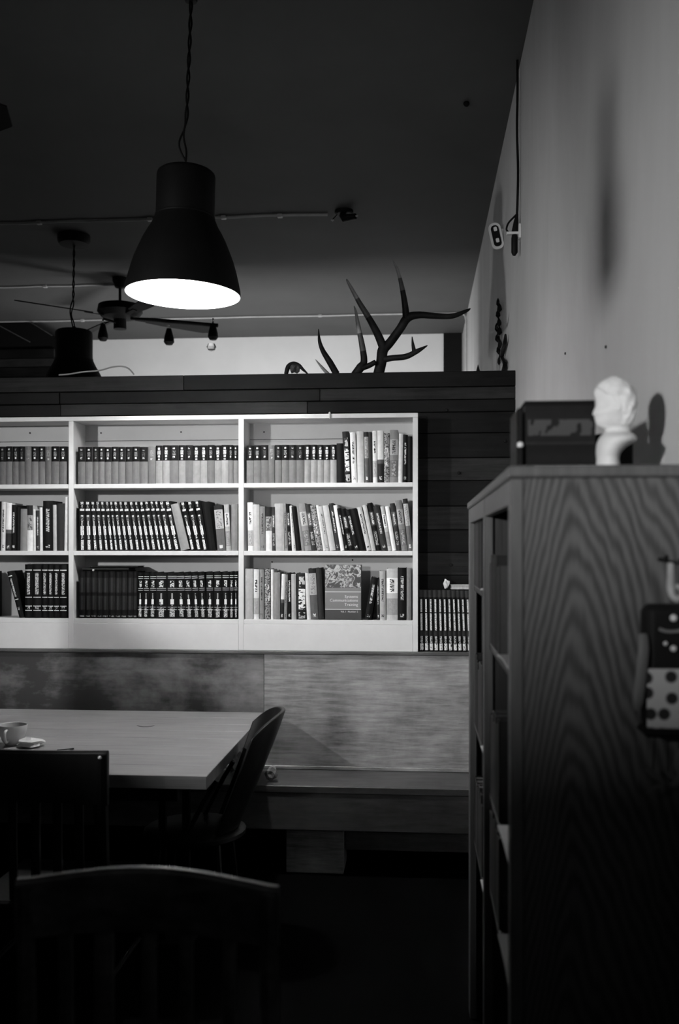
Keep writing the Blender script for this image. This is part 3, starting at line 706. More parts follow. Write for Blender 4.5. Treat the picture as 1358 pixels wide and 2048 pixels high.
# dark fitting at the end of the nearest conduit
Yf_ = YZ(432, CEIL - .04, 690); pf = P(688, 432, Yf_)
rt = empty('ceiling_fitting', (pf.x, Yf_, CEIL), 'small black spotlight fitting on the ceiling at the end of the conduit', 'light fitting')
MB().lathe([(0, 0), (.07, 0), (.07, -.02), (.06, -.028), (0, -.03)], n=20).build('base', m_black, rt, world=False)
MB().tube([(-.02, 0, -.03), (.0, -.01, -.06), (.09, -.06, -.065)], [.02, .03, .022], 10).build('spot_head', m_black, rt, smooth=True, world=False)
MB().lathe([(0, .008), (.012, 0), (0, -.01)], (.1, -.07, -.066), 8).build('cap', m_pipe, rt, world=False)
MB().lathe([(0, .01), (.014, 0), (0, -.012)], (-.085, -.02, -.075), 8).build('pull_knob', m_pipe, rt, world=False)
MB().tube([(-.05, 0, -.025), (-.085, -.02, -.07)], .003, 5).build('pull_cord', m_black, rt, world=False)
# dark hook on the ceiling
Yh = YZ(211, CEIL - .02, 933); ph_ = P(933, 211, Yh)
hk = MB().lathe([(0, 0), (.016, -.002), (.019, -.012), (.011, -.024), (0, -.03)], n=12).build('ceiling_hook', m_black, smooth=True, world=False); hk.location = (ph_.x, Yh, CEIL)
tag(hk, 'small dark knob alone on the ceiling near the right wall', 'hook')

# ---------------------------------------------------------------- ceiling fans
def fan(loc, drop, rb, angs, label, spots=(), bar=None, pitch=-14):
    root = empty('ceiling_fan', loc, label, 'fan')
    MB().lathe([(0, 0), (.07, 0), (.07, -.03), (.045, -.09), (.02, -.1), (0, -.1)], n=24).build('canopy', m_black, root, smooth=True, world=False)
    MB().tube([(0, 0, -.09), (0, 0, -drop)], .013, 10).build('downrod', m_black, root, world=False)
    MB().lathe([(0, -drop + .01), (.09, -drop), (.20, -drop - .03), (.21, -drop - .09), (.17, -drop - .14), (.08, -drop - .16), (.0, -drop - .16)], n=32).build('motor_housing', m_black, root, smooth=True, world=False)
    MB().lathe([(.058, -drop - .16), (.06, -drop - .25), (.0, -drop - .255)], n=20).build('switch_cup', m_black, root, smooth=True, world=False)
    zb = -drop - .13
    for i, a in enumerate(angs):
        M = Matrix.Rotation(R(a), 4, 'Z') @ Matrix.Translation((0, 0, zb)) @ Matrix.Rotation(R(pitch), 4, 'X')
        mb = MB(); out = [(.28, -.045), (.45, -.06), (rb - .06, -.075), (rb, -.05), (rb, .05), (rb - .06, .075), (.45, .06), (.28, .045)]
        n = len(out); mb.v = [tuple(M @ Vector((p[0], p[1], z))) for z in (-.005, .005) for p in out]
        mb.face(range(n)); mb.face([n + j for j in range(n)])
        for j in range(n): mb.face([j, (j + 1) % n, n + (j + 1) % n, n + j])
        bl = mb.build('blade', m_black, root, world=False)
        MB().box((.16, -.02, -.012), (.34, .02, -.005), M=M).build('blade_iron', m_black, bl, world=False)
    return root
Yfan = YZ(556, CEIL, 243); pfan = P(240, 556, Yfan); scf = (Yfan * CT - pfan.x * ST) / F
fr = fan((pfan.x, Yfan, CEIL), .23, .97, (41, 131, 221, 311), 'black ceiling fan with spotlights hanging behind the lit pendant lamp')
# light kit: a bar and three bulbs
def rel(u, v, dy): return P(u, v, Yfan + dy) - Vector((pfan.x, Yfan, CEIL))
bar = MB().tube([rel(262, 637, -.03), rel(310, 640, -.1), rel(436, 651, -.1)], [.012, .018, .018], 8).build('spot_bar', m_black, fr, smooth=True, world=False)
for (u, v, dy) in ((206, 660, -.12), (338, 668, -.1), (426, 658, -.1)):
    c = rel(u, v, dy)
    h = MB().tube([c + Vector((0, 0, .10 if u != 338 else .05)), c + Vector((.0, 0, .045))], .007, 6).build('spot_arm', m_black, fr, world=False)
    s = MB().lathe([(0, .055), (.022, .05), (.03, .02), (.045, -.04), (.048, -.075), (.03, -.10), (0, -.105)], tuple(c), 16).build('spot_head', m_black, fr, smooth=True, world=False)
    MB().lathe([(0, .012), (.014, 0), (0, -.012)], tuple(c + Vector((-.004, -.01, .075))), 8).build('knuckle', m_gilt, s, world=False)
MB().tube([rel(206, 650, -.12) + Vector((0, 0, .06)), rel(232, 645, -.08)], .011, 6).build('spot_bar', m_black, fr, world=False)
c = rel(423, 694, -.1)
MB().lathe([(0, .035), (.03, .03), (.045, 0), (.03, -.03), (0, -.04)], tuple(c), 16).build('globe_bulb', m_glass, fr, smooth=True, world=False)
# second fan: only one blade tip reaches into the picture at the left edge
pf2 = P(18, 225, 4.2)
fan((pf2.x - .93, 4.05, CEIL), .44, .95, (8, 98, 188, 278), 'dark ceiling fan of which one blade tip enters at the left edge', pitch=-30)

# ---------------------------------------------------------------- dark bulkhead at the far left
YK = 10.2
bk = empty('dark_bulkhead', (P(0, 745, YK).x, YK, 2.2), 'dark timber bulkhead beyond the partition at the left edge', 'bulkhead')
xr = P(108, 700, YK).x
for i, (v0, v1, m) in enumerate(((698, 716, m_plank), (717, 733, m_plank2), (734, 752, m_plank), (753, 775, m_plank))):
    MB().box((XL + .1, YK, P(50, v1, YK).z), (xr + (i % 2) * .02, YK + .03, P(50, v0, YK).z), bev=.004).build('board', m, bk, loc=(i, 0, 0))
mb = MB(); zt_ = P(50, 645, YK).z; zl_ = P(50, 696, YK).z
pts = [(XL + .1, zl_), (xr, zl_), (xr, P(100, 672, YK).z), (P(58, 645, YK).x, zt_), (XL + .1, zt_)]
mb.v = [(p[0], y, p[1]) for y in (YK + .04, YK + .9) for p in pts]
mb.face(range(5)); mb.face([5 + i for i in range(5)])
for i in range(5): mb.face([i, (i + 1) % 5, 5 + (i + 1) % 5, 5 + i])
mb.build('sloping_hood', m_black, bk)
MB().box((XL + .1, YK + .04, .02), (xr, YK + .9, zl_ - .002)).build('carcass', m_black, bk)
for (ua, va, ub, vb) in ((0, 652, 60, 684), (62, 645, 104, 671)):
    MB().tube([P(ua, va, YK + .03), P(ub, vb, YK + .03)], .007, 5).build('batten', m_bench, bk)

# ---------------------------------------------------------------- antlers and things on top of the partition
YA = YP + .085
def sc(Y, u=800): return (Y * CT - XU(u, Y) * ST) / F
def path(pts, dy=None):
    out = []
    for i, q in enumerate(pts):
        d = q[2] if len(q) > 2 else 0
        out.append(P(q[0], q[1], YA + d))
    return out
def smooth_path(pts, rs, n=6):
    P_ = [pts[0]] + pts + [pts[-1]]; Rr = [rs[0]] + rs + [rs[-1]]; out = []; ro = []
    for i in range(1, len(P_) - 2):
        for j in range(n):
            t = j / n
            def cr(a, b, c, d): return .5 * ((2 * b) + (c - a) * t + (2 * a - 5 * b + 4 * c - d) * t * t + (-a + 3 * b - 3 * c + d) * t ** 3)
            out.append(Vector([cr(P_[i - 1][k], P_[i][k], P_[i + 1][k], P_[i + 2][k]) for k in range(3)]))
            ro.append(max(.001, Rr[i] * (1 - t) + Rr[i + 1] * t))
    out.append(pts[-1]); ro.append(max(.001, rs[-1])); return out, ro
pxm = sc(YA)
def tine(name, pts, rpx, parent=None, mat=m_antler, tip=False):
    a, r = smooth_path(path(pts), [q * pxm for q in rpx])
    mb = MB().tube(a, r, 10)
    if tip:
        n = 10; ns = len(a) - 1
        for fi in range(len(mb.f) - 2):
            if fi // n > ns * .42: mb.m[fi] = 2
            if fi // n > ns * .60: mb.m[fi] = 1
        mb.m[-1] = 1
        return mb.build(name, [mat, m_tip, m_mid], parent, smooth=True)
    return mb.build(name, mat, parent, smooth=True)
ZTOP = PT - .004
base = P(762, 745, YA); base.z = ZTOP
an = empty('deer_antler', base, 'big branching deer antler standing tallest on top of the plank partition', 'antler')
tine('main_beam', [(757, 748, .0), (763, 722, 0), (766, 700, 0), (780, 685, 0), (800, 658, -.02), (815, 636, -.03), (838, 630, -.04), (870, 632, -.05), (905, 632, -.03), (932, 622, 0), (941, 617, .0)], [11, 11, 11, 9, 8.5, 9, 7, 6, 5.5, 3.5, .8], an)
tine('tine', [(768, 700, 0), (757, 672, -.03), (740, 640, -.06), (718, 604, -.08), (697, 566, -.1), (693, 558, -.1)], [9, 8, 6.5, 5, 2.6, .6], an, tip=True)
tine('tine', [(813, 640, -.03), (810, 610, -.05), (804, 575, -.07), (795, 540, -.08), (785, 520, -.08)], [8, 6.5, 5, 3, .6], an, tip=True)
tb_ = tine('lower_tine', [(762, 720, 0), (785, 716, -.03), (812, 713, -.05), (835, 702, -.06), (855, 691, -.06)], [7, 6, 6, 5, .8], an)
tine('spur', [(829, 706, -.055), (826, 690, -.06), (824, 673, -.06)], [5, 3.2, .6], tb_)
base = P(716, 745, YA); base.z = ZTOP
an2 = empty('deer_antler', base, 'lower deer antler with one upright prong, left of the tallest antler', 'antler')
tine('main_beam', [(709, 750, 0), (721, 735, 0), (728, 722, 0), (724, 690, -.02), (717, 655, -.04), (712, 625, -.05), (708, 612, -.05)], [8, 9, 7, 6, 4.5, 2.6, .6], an2, tip=True)
tine('brow_tine', [(724, 736, .0), (738, 731, -.03), (751, 724, -.045)], [6, 5.5, 5], an2)
base = P(668, 745, YA); base.z = ZTOP
an3 = empty('deer_antler', base, 'thin curved antler prong poking up at the left of the group', 'antler')
tine('main_beam', [(673, 748, 0), (660, 725, -.02), (646, 702, -.03), (639, 682, -.04), (637, 658, -.04)], [7, 6.5, 5, 3.5, .6], an3)
base = P(650, 745, YA); base.z = ZTOP
an4 = tine('antler_sliver', [(657, 749, .02), (644, 735, 0), (631, 719, -.02)], [4, 3, .5], None, m_tip); tag(an4, 'very thin pale prong left of the curved antler prong', 'antler')
k4 = empty('driftwood_knob', P(590, 745, YA), 'small dark twisted knob of wood on the partition, left of the antlers', 'wood knob')
tine('arch', [(572, 748, 0), (577, 733, 0), (587, 727, 0), (598, 731, 0), (606, 739, 0), (616, 748, 0)], [4, 5, 4, 4, 3, 1], k4)
crumple('core', P(589, 747, YA), 10 * pxm, m_bench, None, None, 4, (1, .6, 1), parent=k4)
# curl of cable at the left
a, r = smooth_path([P(118, 750, YA + .02), P(140, 748, YA), P(165, 744, YA - .02), P(198, 741, YA - .03), P(225, 734, YA - .03), P(245, 733, YA - .03), P(258, 738, YA - .02), P(268, 749, YA)], [1.6 * pxm] * 8)
cb_ = MB().tube(a, r, 7).build('cable_curl', m_pipe, smooth=True); tag(cb_, 'thin pale cable arching over the partition top in front of the far lamp', 'cable')
# small dark items at the right end
for (u, w, h, lab) in ((956, 9, 20, 'small dark pointed scrap on the partition near the right wall'),):
    c0 = P(u, 745, YA); o = MB().lathe([(w * .5 * pxm, 0), (w * .45 * pxm, h * .3 * pxm), (w * .28 * pxm, h * .6 * pxm), (0, h * pxm)], n=7).build('dark_finial', m_antler, smooth=True, world=False); o.location = (c0.x, YA, ZTOP)
    tag(o, lab, 'ornament')

# narrow mottled hanging on the right wall beyond the partition
YH = 6.0
hr = empty('iron_wall_hanging', (WX - .02, 6.0, 2.9), 'narrow black mottled iron hanging on the wall above the partition end', 'wall hanging')
random.seed(21)
pts = [(996, 605), (999, 616), (996, 628), (998, 645), (993, 655), (999, 662), (995, 676), (1000, 688), (997, 700), (1001, 712), (998, 722)]
for i, (u, v) in enumerate(pts):
    Yq = (WX - .02) / XU(u, 1.0); q = P(u, v, Yq); rr = random.uniform(.010, .018)
    MB().lathe([(0, -.03), (rr, -.012), (rr * .8, .012), (0, .032)], tuple(q), 6).build('leaf_scroll', m_black, hr)
MB().tube([P(u, v, (WX - .02) / XU(u, 1.0)) for u, v in pts], .006, 5).build('stem', m_black, hr)
pts2 = [(1011, 668), (1010, 684), (1006, 700), (1004, 716), (1010, 728), (1007, 744)]
a, r = smooth_path([P(u, v, (WX - .02) / XU(u, 1.0)) for u, v in pts2], [.006, .014, .016, .012, .015, .016])
MB().tube(a, r, 6).build('side_scroll', m_black, hr)

# outlet plate, cable and bracket on the right wall
Yo = 5.95; q = P(992, 473, Yo)
ob = empty('socket_plate', q, 'tilted white oval-edged socket plate on a block at the wall', 'socket')
def rring(w, h, r, n=6):
    out = []
    for cx_, cz_, a0 in ((w - r, h - r, 0), (-w + r, h - r, 90), (-w + r, -h + r, 180), (w - r, -h + r, 270)):
        for i in range(n + 1): a = R(a0 + 90 * i / n); out.append((cx_ + r * math.cos(a), cz_ + r * math.sin(a)))
    return out
def plate(w, h, r, y0, y1, tilt=0):
    mb = MB(); o = rring(w, h, r); n = len(o); c_, s_ = math.cos(tilt), math.sin(tilt)
    mb.v = [(x * c_ - z * s_, y, x * s_ + z * c_) for y in (y0, y1) for x, z in o]
    mb.face(range(n)); mb.face([n + i for i in range(n)])
    for i in range(n): mb.face([i, (i + 1) % n, n + (i + 1) % n, n + i])
    return mb
plate(.038, .082, .034, -.012, .0, R(12)).build('plate', m_white, ob, world=False)
plate(.024, .066, .022, -.016, -.0125, R(12)).build('socket_face', m_black, ob, world=False)
plate(.010, .013, .006, -.022, -.0165, R(12)).build('plug_hole', m_gilt, ob, world=False).location = (-.006, 0, .04)
plate(.010, .013, .006, -.022, -.0165, R(12)).build('plug_hole', m_gilt, ob, world=False).location = (.008, 0, -.03)
MB().box((-.02, .0005, -.05), (WX - q.x - .001, .03, .05), bev=.004).build('mounting_block', m_wall, ob, world=False)
YCb = (WX - .02) / XU(1034, 1.0)
z_top = CEIL - .001
cbl = empty('hanging_cable', (WX - .02, YCb, z_top), 'black cable dropping down the right wall from the ceiling', 'cable')
a, r = smooth_path([Vector((WX - .018, YCb, z_top)), P(1035, 180, YCb), P(1034, 260, YCb), P(1036, 340, YCb), P(1035, 400, YCb), P(1034, 428, YCb)], [.0065] * 6)
MB().tube(a, r, 7).build('flex', m_black, cbl, smooth=True)
a, r = smooth_path([P(1034, 428, YCb), P(1028, 434, YCb), P(1017, 446, YCb - .01), P(1013, 458, YCb - .01), P(1016, 464, YCb)], [.005] * 5)
MB().tube(a, r, 6).build('loop', m_black, cbl, smooth=True)
MB().tube([P(1034, 428, YCb), P(1032, 445, YCb), P(1030, 464, YCb)], [.007, .013, .018], 8).build('strain_relief', m_black, cbl, smooth=True)
br = empty('cable_bracket', (WX - .01, YCb, P(1030, 466, YCb).z), 'white T-shaped bracket holding the black cable end', 'bracket')
MB().box((P(1013, 466, YCb).x, YCb - .012, P(1030, 469, YCb).z), (WX - .002, YCb + .014, P(1030, 464, YCb).z), bev=.002).build('arm', m_white, br)
MB().box((WX - .014, YCb - .025, P(1030, 478, YCb).z), (WX - .0005, YCb + .02, P(1030, 450, YCb).z), bev=.002).build('wall_plate', m_white, br)
MB().tube([P(1029, 470, YCb), P(1029, 476, YCb), P(1029, 505, YCb), P(1028, 511, YCb)], [.014, .017, .017, .008], 10).build('plug_body', m_black, br, smooth=True)
for (u, v, lab) in ((1211, 694, 'small dark nail in the bare right wall above the bust'), (1130, 707, 'tiny faint nail in the right wall above the leather volumes')):
    Yn_ = (WX - .003) / XU(u, 1.0); q = P(u, v, Yn_); o = MB().lathe([(0, 0), (.005, 0), (.004, .004), (0, .005)], n=8).build('wall_nail', m_black, world=False)
    o.rotation_euler = (0, R(-90), 0); o.location = (WX - .0005, Yn_, q.z); tag(o, lab, 'nail')

# ---------------------------------------------------------------- oak bookcase in the right foreground
YN, YM, YFr = 1.88, 2.62, 3.33
CTOP = EYE + (HZ - 933) / F * (YN * CT)
XF0, XF1 = .183, .208
XW = WX - .003
oc = empty('oak_bookcase', (XF1, YN, 0), 'tall oak bookcase against the right wall with its grained side facing the viewer', 'bookcase')
MB().box((XF1 + .0005, YN, .0), (XW, YN + .022, CTOP - .024), bev=.0015).build('side_panel', m_oak, oc, loc=(.14, 0, .9))
MB().box((XF1, YFr + .05, 0), (XW, YFr + .07, CTOP - .024)).build('side_panel', m_oakplain, oc, loc=(.1, 0, .9))
MB().box((XF1 - .03, YN - .012, CTOP - .0235), (XW, YFr + .08, CTOP), bev=.004).build('top_board', m_oakplain, oc, loc=(.1, .5, 1.7))
MB().box((XW - .012, YN + .023, 0), (XW, YFr + .049, CTOP - .024)).build('back_panel', m_oakshade, oc, loc=(.2, .5, 0))
for y0, y1 in ((YN, YN + .055), (YM, YM + .05), (YFr, YFr + .07)):
    MB().box((XF0, y0, 0), (XF1, y1, CTOP - .024), bev=.003).build('face_stile', m_oakplain, oc, loc=(.05, y0, .3))
MB().box((XF0 + .001, YN + .0555, CTOP - .075), (XF1 - .001, YM - .0005, CTOP - .024), bev=.002).build('top_rail', m_oakplain, oc, loc=(.02, 0, 1.7))
MB().box((XF0 + .001, YM + .0505, CTOP - .075), (XF1 - .001, YFr - .0005, CTOP - .024), bev=.002).build('top_rail', m_oakplain, oc, loc=(.02, 1, 1.7))
MB().box((XF1 + .001, YM + .014, 0), (XW - .013, YM + .034, CTOP - .025)).build('centre_panel', m_oakshade, oc, loc=(.1, .5, .3))
near_z = [zat(1312, 2.30, 1010), zat(1652, 2.30, 1005), zat(1868, 2.30, 1005)]
far_z = [zat(1180, 2.95, 960), zat(1488, 2.95, 960), zat(1751, 2.95, 960)]
for z in near_z: MB().box((XF0 + .014, YN + .056, z - .02), (XW - .013, YM + .013, z), bev=.003).build('shelf', m_oakshade, oc, loc=(0, .1, z))
for z in far_z: MB().box((XF0 + .014, YM + .051, z - .02), (XW - .013, YFr + .049, z), bev=.003).build('shelf', m_oakshade, oc, loc=(0, .2, z))
# books standing on its shelves, spines towards the open (left) side
random.seed(31)
for bay, (zs, ya, yb) in {'near': (near_z, 2.32, YM - .01), 'far': (far_z, 2.93, YFr - .01)}.items():
    for si, z in enumerate(zs):
        lvl = ('upper', 'middle', 'lower')[si]; y = ya; i = 0
        while y < yb - .03:
            t = random.uniform(.03, .05); h = random.uniform(.21, .25); d = .2
            o = MB().box((0, 0, 0), (d, .003, h)).box((0, t - .003, 0), (d, t, h)).box((-.004, 0, 0), (0, t, h), bev=.002).build('book', board(random.choice((.01, .02, .03, .05))), world=False)
            o.location = (XF0 + .018, y, z + .0005)
            MB().box((.001, .0035, .004), (d - .003, t - .0035, h - .004)).build('pages', m_darkpages, o, world=False)
            tag(o, 'dark book, %s oak bookcase shelf, %s bay, %s one back' % (lvl, bay, ORD[i]), 'book', 'dark books inside the oak bookcase')
            y += t + .001; i += 1
# pale sheets added as painted light on the shelf tops
for (z, ya, yb, lab) in ((near_z[0], 2.0, 2.29, 'pale sheet for the lit top of the upper shelf of the oak bookcase, near bay'), (near_z[1], 2.0, 2.29, 'pale sheet for the lit top of the middle shelf of the oak bookcase, near bay'),
                         (near_z[2], 2.0, 2.29, 'dim sheet for the lit top of the lower shelf of the oak bookcase, near bay'),
                         (far_z[0], 2.70, 2.9, 'pale sheet for the lit top of the upper shelf of the oak bookcase, far bay'), (far_z[1], 2.70, 2.9, 'pale sheet for the lit top of the middle shelf of the oak bookcase, far bay'), (far_z[2], 2.70, 2.9, 'bright sheet for the lit top of the lower shelf of the oak bookcase, far bay')):
    mb = MB(); n = 6
    for j, (dx, dzz) in enumerate(((0, .0), (0, .004))):
        for i in range(n + 1):
            y = ya + (yb - ya) * i / n; bow = .006 * math.sin(math.pi * i / n)
            mb.v += [(XF0 + .008, y, z + .001 + dzz + bow), (XF0 + .17, y, z + .001 + dzz + bow * .5)]
    m2 = 2 * (n + 1)
    for i in range(n):
        mb.face([2 * i, 2 * i + 1, 2 * i + 3, 2 * i + 2]); mb.face([m2 + 2 * i, m2 + 2 * i + 1, m2 + 2 * i + 3, m2 + 2 * i + 2]); mb.face([2 * i, 2 * i + 2, m2 + 2 * i + 2, m2 + 2 * i]); mb.face([2 * i + 1, 2 * i + 3, m2 + 2 * i + 3, m2 + 2 * i + 1])
    mb.face([0, 1, m2 + 1, m2]); mb.face([2 * n, 2 * n + 1, m2 + 2 * n + 1, m2 + 2 * n])
    o = mb.build('lit_shelf_sheet', m_ceil if 'dim' in lab else m_plaster, loc=(XF0, ya, z)); tag(o, lab, 'paper', 'sheets for the lit shelf tops in the oak bookcase')

# volumes and bust on top
YQ = 2.02
def zq(v, Y=YQ): return P(1120, v, Y).z
k = ink_material('bible_spine', [(0, .02), (.06, .012), (.30, .012), (.88, .006)], [(.20, .56, .46, .42, 9, 4, .06)], .32)
xa, xb = XU(1050, YQ), XU(1190, YQ)
low = flat_book(xa + .002, xb + .002, CTOP + .0005, zq(889) - CTOP - .001, .012, 'lower thick black leather volume lying on the oak bookcase, pale line at its foot', YQ, .17, m_pages)
MB().box((xa + .018, YQ - .012, CTOP + .0012), (xb + .0, YQ - .0005, CTOP + .012), bev=.002).build('pale_foot', m_paper, low)
upb = flat_book(xa, xb, zq(889), zq(801) - zq(889), .010, 'upper thick black volume lying on the other, worn gilt title on its spine', YQ + .002, .17, m_darkpages, sm=k)
bx_ = MB().box((XU(1192, 2.12), 2.12, CTOP + .001), (XU(1266, 2.12), 2.20, zq(868, 2.12)), bev=.003).build('dark_box', m_black); tag(bx_, 'plain black box standing behind the white bust', 'box')
pl_ = MB().box((XU(1034, YQ), YQ, CTOP + .001), (XU(1047, YQ), YQ + .15, zq(815)), bev=.003).build('slim_case', m_black, loc=(XU(1034, YQ), YQ, CTOP)); tag(pl_, 'slim black case upright at the left end of the leather volumes', 'case')
MB().lathe([(0, .007), (.006, .004), (.007, 0), (.006, -.005), (0, -.007)], (XU(1040, YQ), YQ - .004, zq(889)), 10).build('clasp', m_plaster, pl_, smooth=True)

prof = [(762, 1212, 1240, .3), (766, 1204, 1248, .6), (772, 1197, 1256, .8), (780, 1191, 1263, .9), (788, 1187.5, 1268, .95), (795, 1188, 1270, 1), (803, 1190, 1271, 1), (811, 1191.5, 1271, 1), (817, 1191, 1270, .98), (822, 1188.5, 1269.5, .95), (828, 1186, 1268.5, .92), (832, 1184.5, 1268, .9), (835, 1186.5, 1267, .88),
        (839, 1189.5, 1266, .86), (842, 1188.8, 1265, .85), (845, 1190.5, 1264, .83), (848, 1190.0, 1263.5, .82), (852, 1193, 1262.5, .78), (856, 1195, 1261, .74), (860, 1204, 1260, .62), (864, 1210, 1259.5, .55), (869, 1209, 1261, .56), (875, 1203, 1268, .7), (880, 1199, 1272, .85), (885, 1196.5, 1272.5, .95),
        (890, 1194.5, 1268, .98), (895, 1193.5, 1258, .95), (900, 1193, 1250, .9), (908, 1192.5, 1242, .8), (916, 1193, 1238, .75), (924, 1193.5, 1237, .72), (934, 1193, 1239, .74), (944, 1192, 1241, .76)]
YBu = 2.0; scb = (YBu * CT - XU(1230, YBu) * ST) / F
random.seed(3); mb = MB(); n = 40
z_last = EYE + (HZ - prof[-1][0]) * scb; zoff = CTOP + .001 - z_last
from mathutils import noise as mnoise
rings = []
def interp(v):
    for A, B in zip(prof, prof[1:]):
        if A[0] <= v <= B[0]:
            t = (v - A[0]) / (B[0] - A[0]); return [A[q] + (B[q] - A[q]) * t for q in (1, 2, 3)]
vv = [762 + (944 - 762) * i / 90 for i in range(91)]
for v in vv:
    l, r_, wd = interp(v); z = EYE + (HZ - v) * scb + zoff
    xl, xr_ = XU(l, YBu), XU(r_, YBu); cx_ = (xl + xr_) / 2; hw = (xr_ - xl) / 2; dw = hw * (.78 if v < 865 else .9)
    if v < 858: dw = .033 * math.sqrt(max(.02, 1 - ((v - 808) / 52) ** 2)) * .95
    elif v < 870: dw = .019
    else: dw = .020 + .028 * math.sin(min(1, (v - 870) / 16) * math.pi / 2) * (1 if v < 890 else max(.5, 1 - (v - 890) / 60))
    for j in range(n):
        a = 2 * math.pi * j / n; ca, sa = math.cos(a), math.sin(a)
        # pointed towards the face (left), round at the back
        ex = 1.0
        x = cx_ + hw * ca; y = YBu + dw * sa * (1 - (.35 if v < 858 else 0) * max(0, -ca) ** 2)
        # hair relief on the back and top, eye hollow on the face
        if v < 858:
            hair = max(0, min(1, (x - (xl + (xr_ - xl) * (.22 if v < 800 else .42))) / .012))
            nz_ = mnoise.noise(Vector((x * 140, y * 140, z * 140))) * .0022 * hair
            cav = math.exp(-(((v - 817) / 6) ** 2)) * math.exp(-(((x - xl - .013) / .007) ** 2)) * .0035
            ear = math.exp(-(((v - 826) / 7) ** 2)) * math.exp(-(((x - xl - .045) / .006) ** 2)) * .005
            y += (1 if sa > 0 else -1) * (nz_ + hair * .0018 - cav + ear) * abs(sa) ** .5
        mb.v.append((x, y, z))
for i in range(len(vv) - 1):
    for j in range(n): mb.face([i * n + j, i * n + (j + 1) % n, (i + 1) * n + (j + 1) % n, (i + 1) * n + j])
mb.face(list(range(n))); mb.face([(len(vv) - 1) * n + j for j in range(n)])
bu = mb.build('plaster_bust', m_plaster, smooth=True, loc=(XU(1230, YBu), YBu, CTOP)); bu.data.shade_smooth()
tag(bu, 'small white plaster bust in profile facing left on the oak bookcase', 'bust')

mb = MB(); hv = [760 + (856 - 760) * i / 44 for i in range(45)]
for v in hv:
    l, r_, wd = interp(max(762.5, min(v, 857))); z = EYE + (HZ - v) * scb + zoff
    xl, xr_ = XU(l, YBu), XU(r_, YBu)
    line = .0 if v < 776 else min(.62, .0 + (v - 776) / 36 * .30) if v < 812 else min(.62, .30 + (v - 812) / 26 * .32)
    x0_ = xl + (xr_ - xl) * line - .0012; x1_ = xr_ + .002; cx_ = (x0_ + x1_) / 2; hw = (x1_ - x0_) / 2
    if v < 763: hw *= .6
    dw = .033 * math.sqrt(max(.02, 1 - ((v - 808) / 53) ** 2)) + .0035
    for j in range(n):
        a = 2 * math.pi * j / n; ca, sa = math.cos(a), math.sin(a)
        f = 1 + .10 * mnoise.noise(Vector((ca * 3.1, sa * 3.1, v * .10))) + .05 * math.sin(a * 9 + v * .22)
        f = 1 + (f - 1) * min(1, (v - 758) / 14)
        x = cx_ + hw * ca * (1 + (f - 1) * .35); y = YBu + dw * (abs(sa) ** .8) * (1 if sa > 0 else -1) * f
        mb.v.append((x, y, z))
for i in range(len(hv) - 1):
    for j in range(n): mb.face([i * n + j, i * n + (j + 1) % n, (i + 1) * n + (j + 1) % n, (i + 1) * n + j])
mb.face(list(range(n))); mb.face([(len(hv) - 1) * n + j for j in range(n)])
hb = mb.build('hair', m_plaster, bu, smooth=True); hb.data.shade_smooth()
# spotted handbag hanging on the side of the oak bookcase
YG = 1.80
bg_ = empty('hanging_handbag', P(1345, 1160, YG + .06), 'dark handbag with a pale dark-spotted panel hanging on the bookcase side', 'handbag')
def Q(u, v, Y=YG): return P(u, v, Y)
def blob(name, us0, us1, v0, v1, y0, y1, mat, parent, rnd_=.012):
    A, B = Q(us0, v1), Q(us1, v0); return MB().box((A.x, y0, A.z), (B.x, y1, B.z), bev=rnd_).build(name, mat, parent, bevel=.004)
k = NT('spotted_fabric'); cc = k.coords((1, 1, 1), False); vo = k.node('ShaderNodeTexVoronoi', voronoi_dimensions='2D'); vo.inputs['Scale'].default_value = 27; vo.inputs['Randomness'].default_value = .55
sx_ = k.node('ShaderNodeSeparateXYZ'); cx_n = k.node('ShaderNodeCombineXYZ'); k.link(cc, sx_.inputs[0]); k.link(sx_.outputs[0], cx_n.inputs[0]); k.link(sx_.outputs[2], cx_n.inputs[1]); k.link(cx_n.outputs[0], vo.inputs['Vector'])
m_spot = k.fin(k.ramp(vo.outputs['Distance'], [(0, .02), (.26, .02), (.34, .42)]), .8, .2)
blob('body', 1292, 1408, 1210, 1462, YG, YG + .06, m_black, bg_)
blob('spotted_panel', 1293, 1408, 1338, 1456, YG - .006, YG - .0005, m_spot, bg_, .002)
blob('base', 1287, 1410, 1457, 1476, YG - .005, YG + .064, m_black, bg_)
a, r = smooth_path([Q(1286, 1268, YG - .003), Q(1287, 1300, YG - .01), Q(1282, 1350, YG - .01), Q(1276, 1400, YG - .008), Q(1274, 1420, YG - .004)], [.008, .010, .010, .010, .005])
MB().tube(a, r, 8, flat=.4).build('strap', plain('grey_strap', .10, .6), bg_, smooth=True)
a, r = smooth_path([Q(1318, 1258, YG - .003), Q(1335, 1263, YG - .005), Q(1358, 1262, YG - .005), Q(1395, 1256, YG - .003)], [.003] * 4)
MB().tube(a, r, 6).build('piping', plain('grey_piping', .16, .5), bg_, smooth=True)
for (u, v, rp) in ((1347, 1236, 7), (1347, 1297, 6), (1331, 1287, 4)):
    q = Q(u, v, YG - .006); MB().lathe([(0, 1), (.7, .7), (1, 0), (.7, -.7), (0, -1)], n=10).build('bead', m_plaster, bg_, smooth=True)
    o = col.objects[-1]; o.scale = (rp * .001,) * 3; o.location = q - bg_.location
    for vt in o.data.vertices: vt.co = vt.co + bg_.location
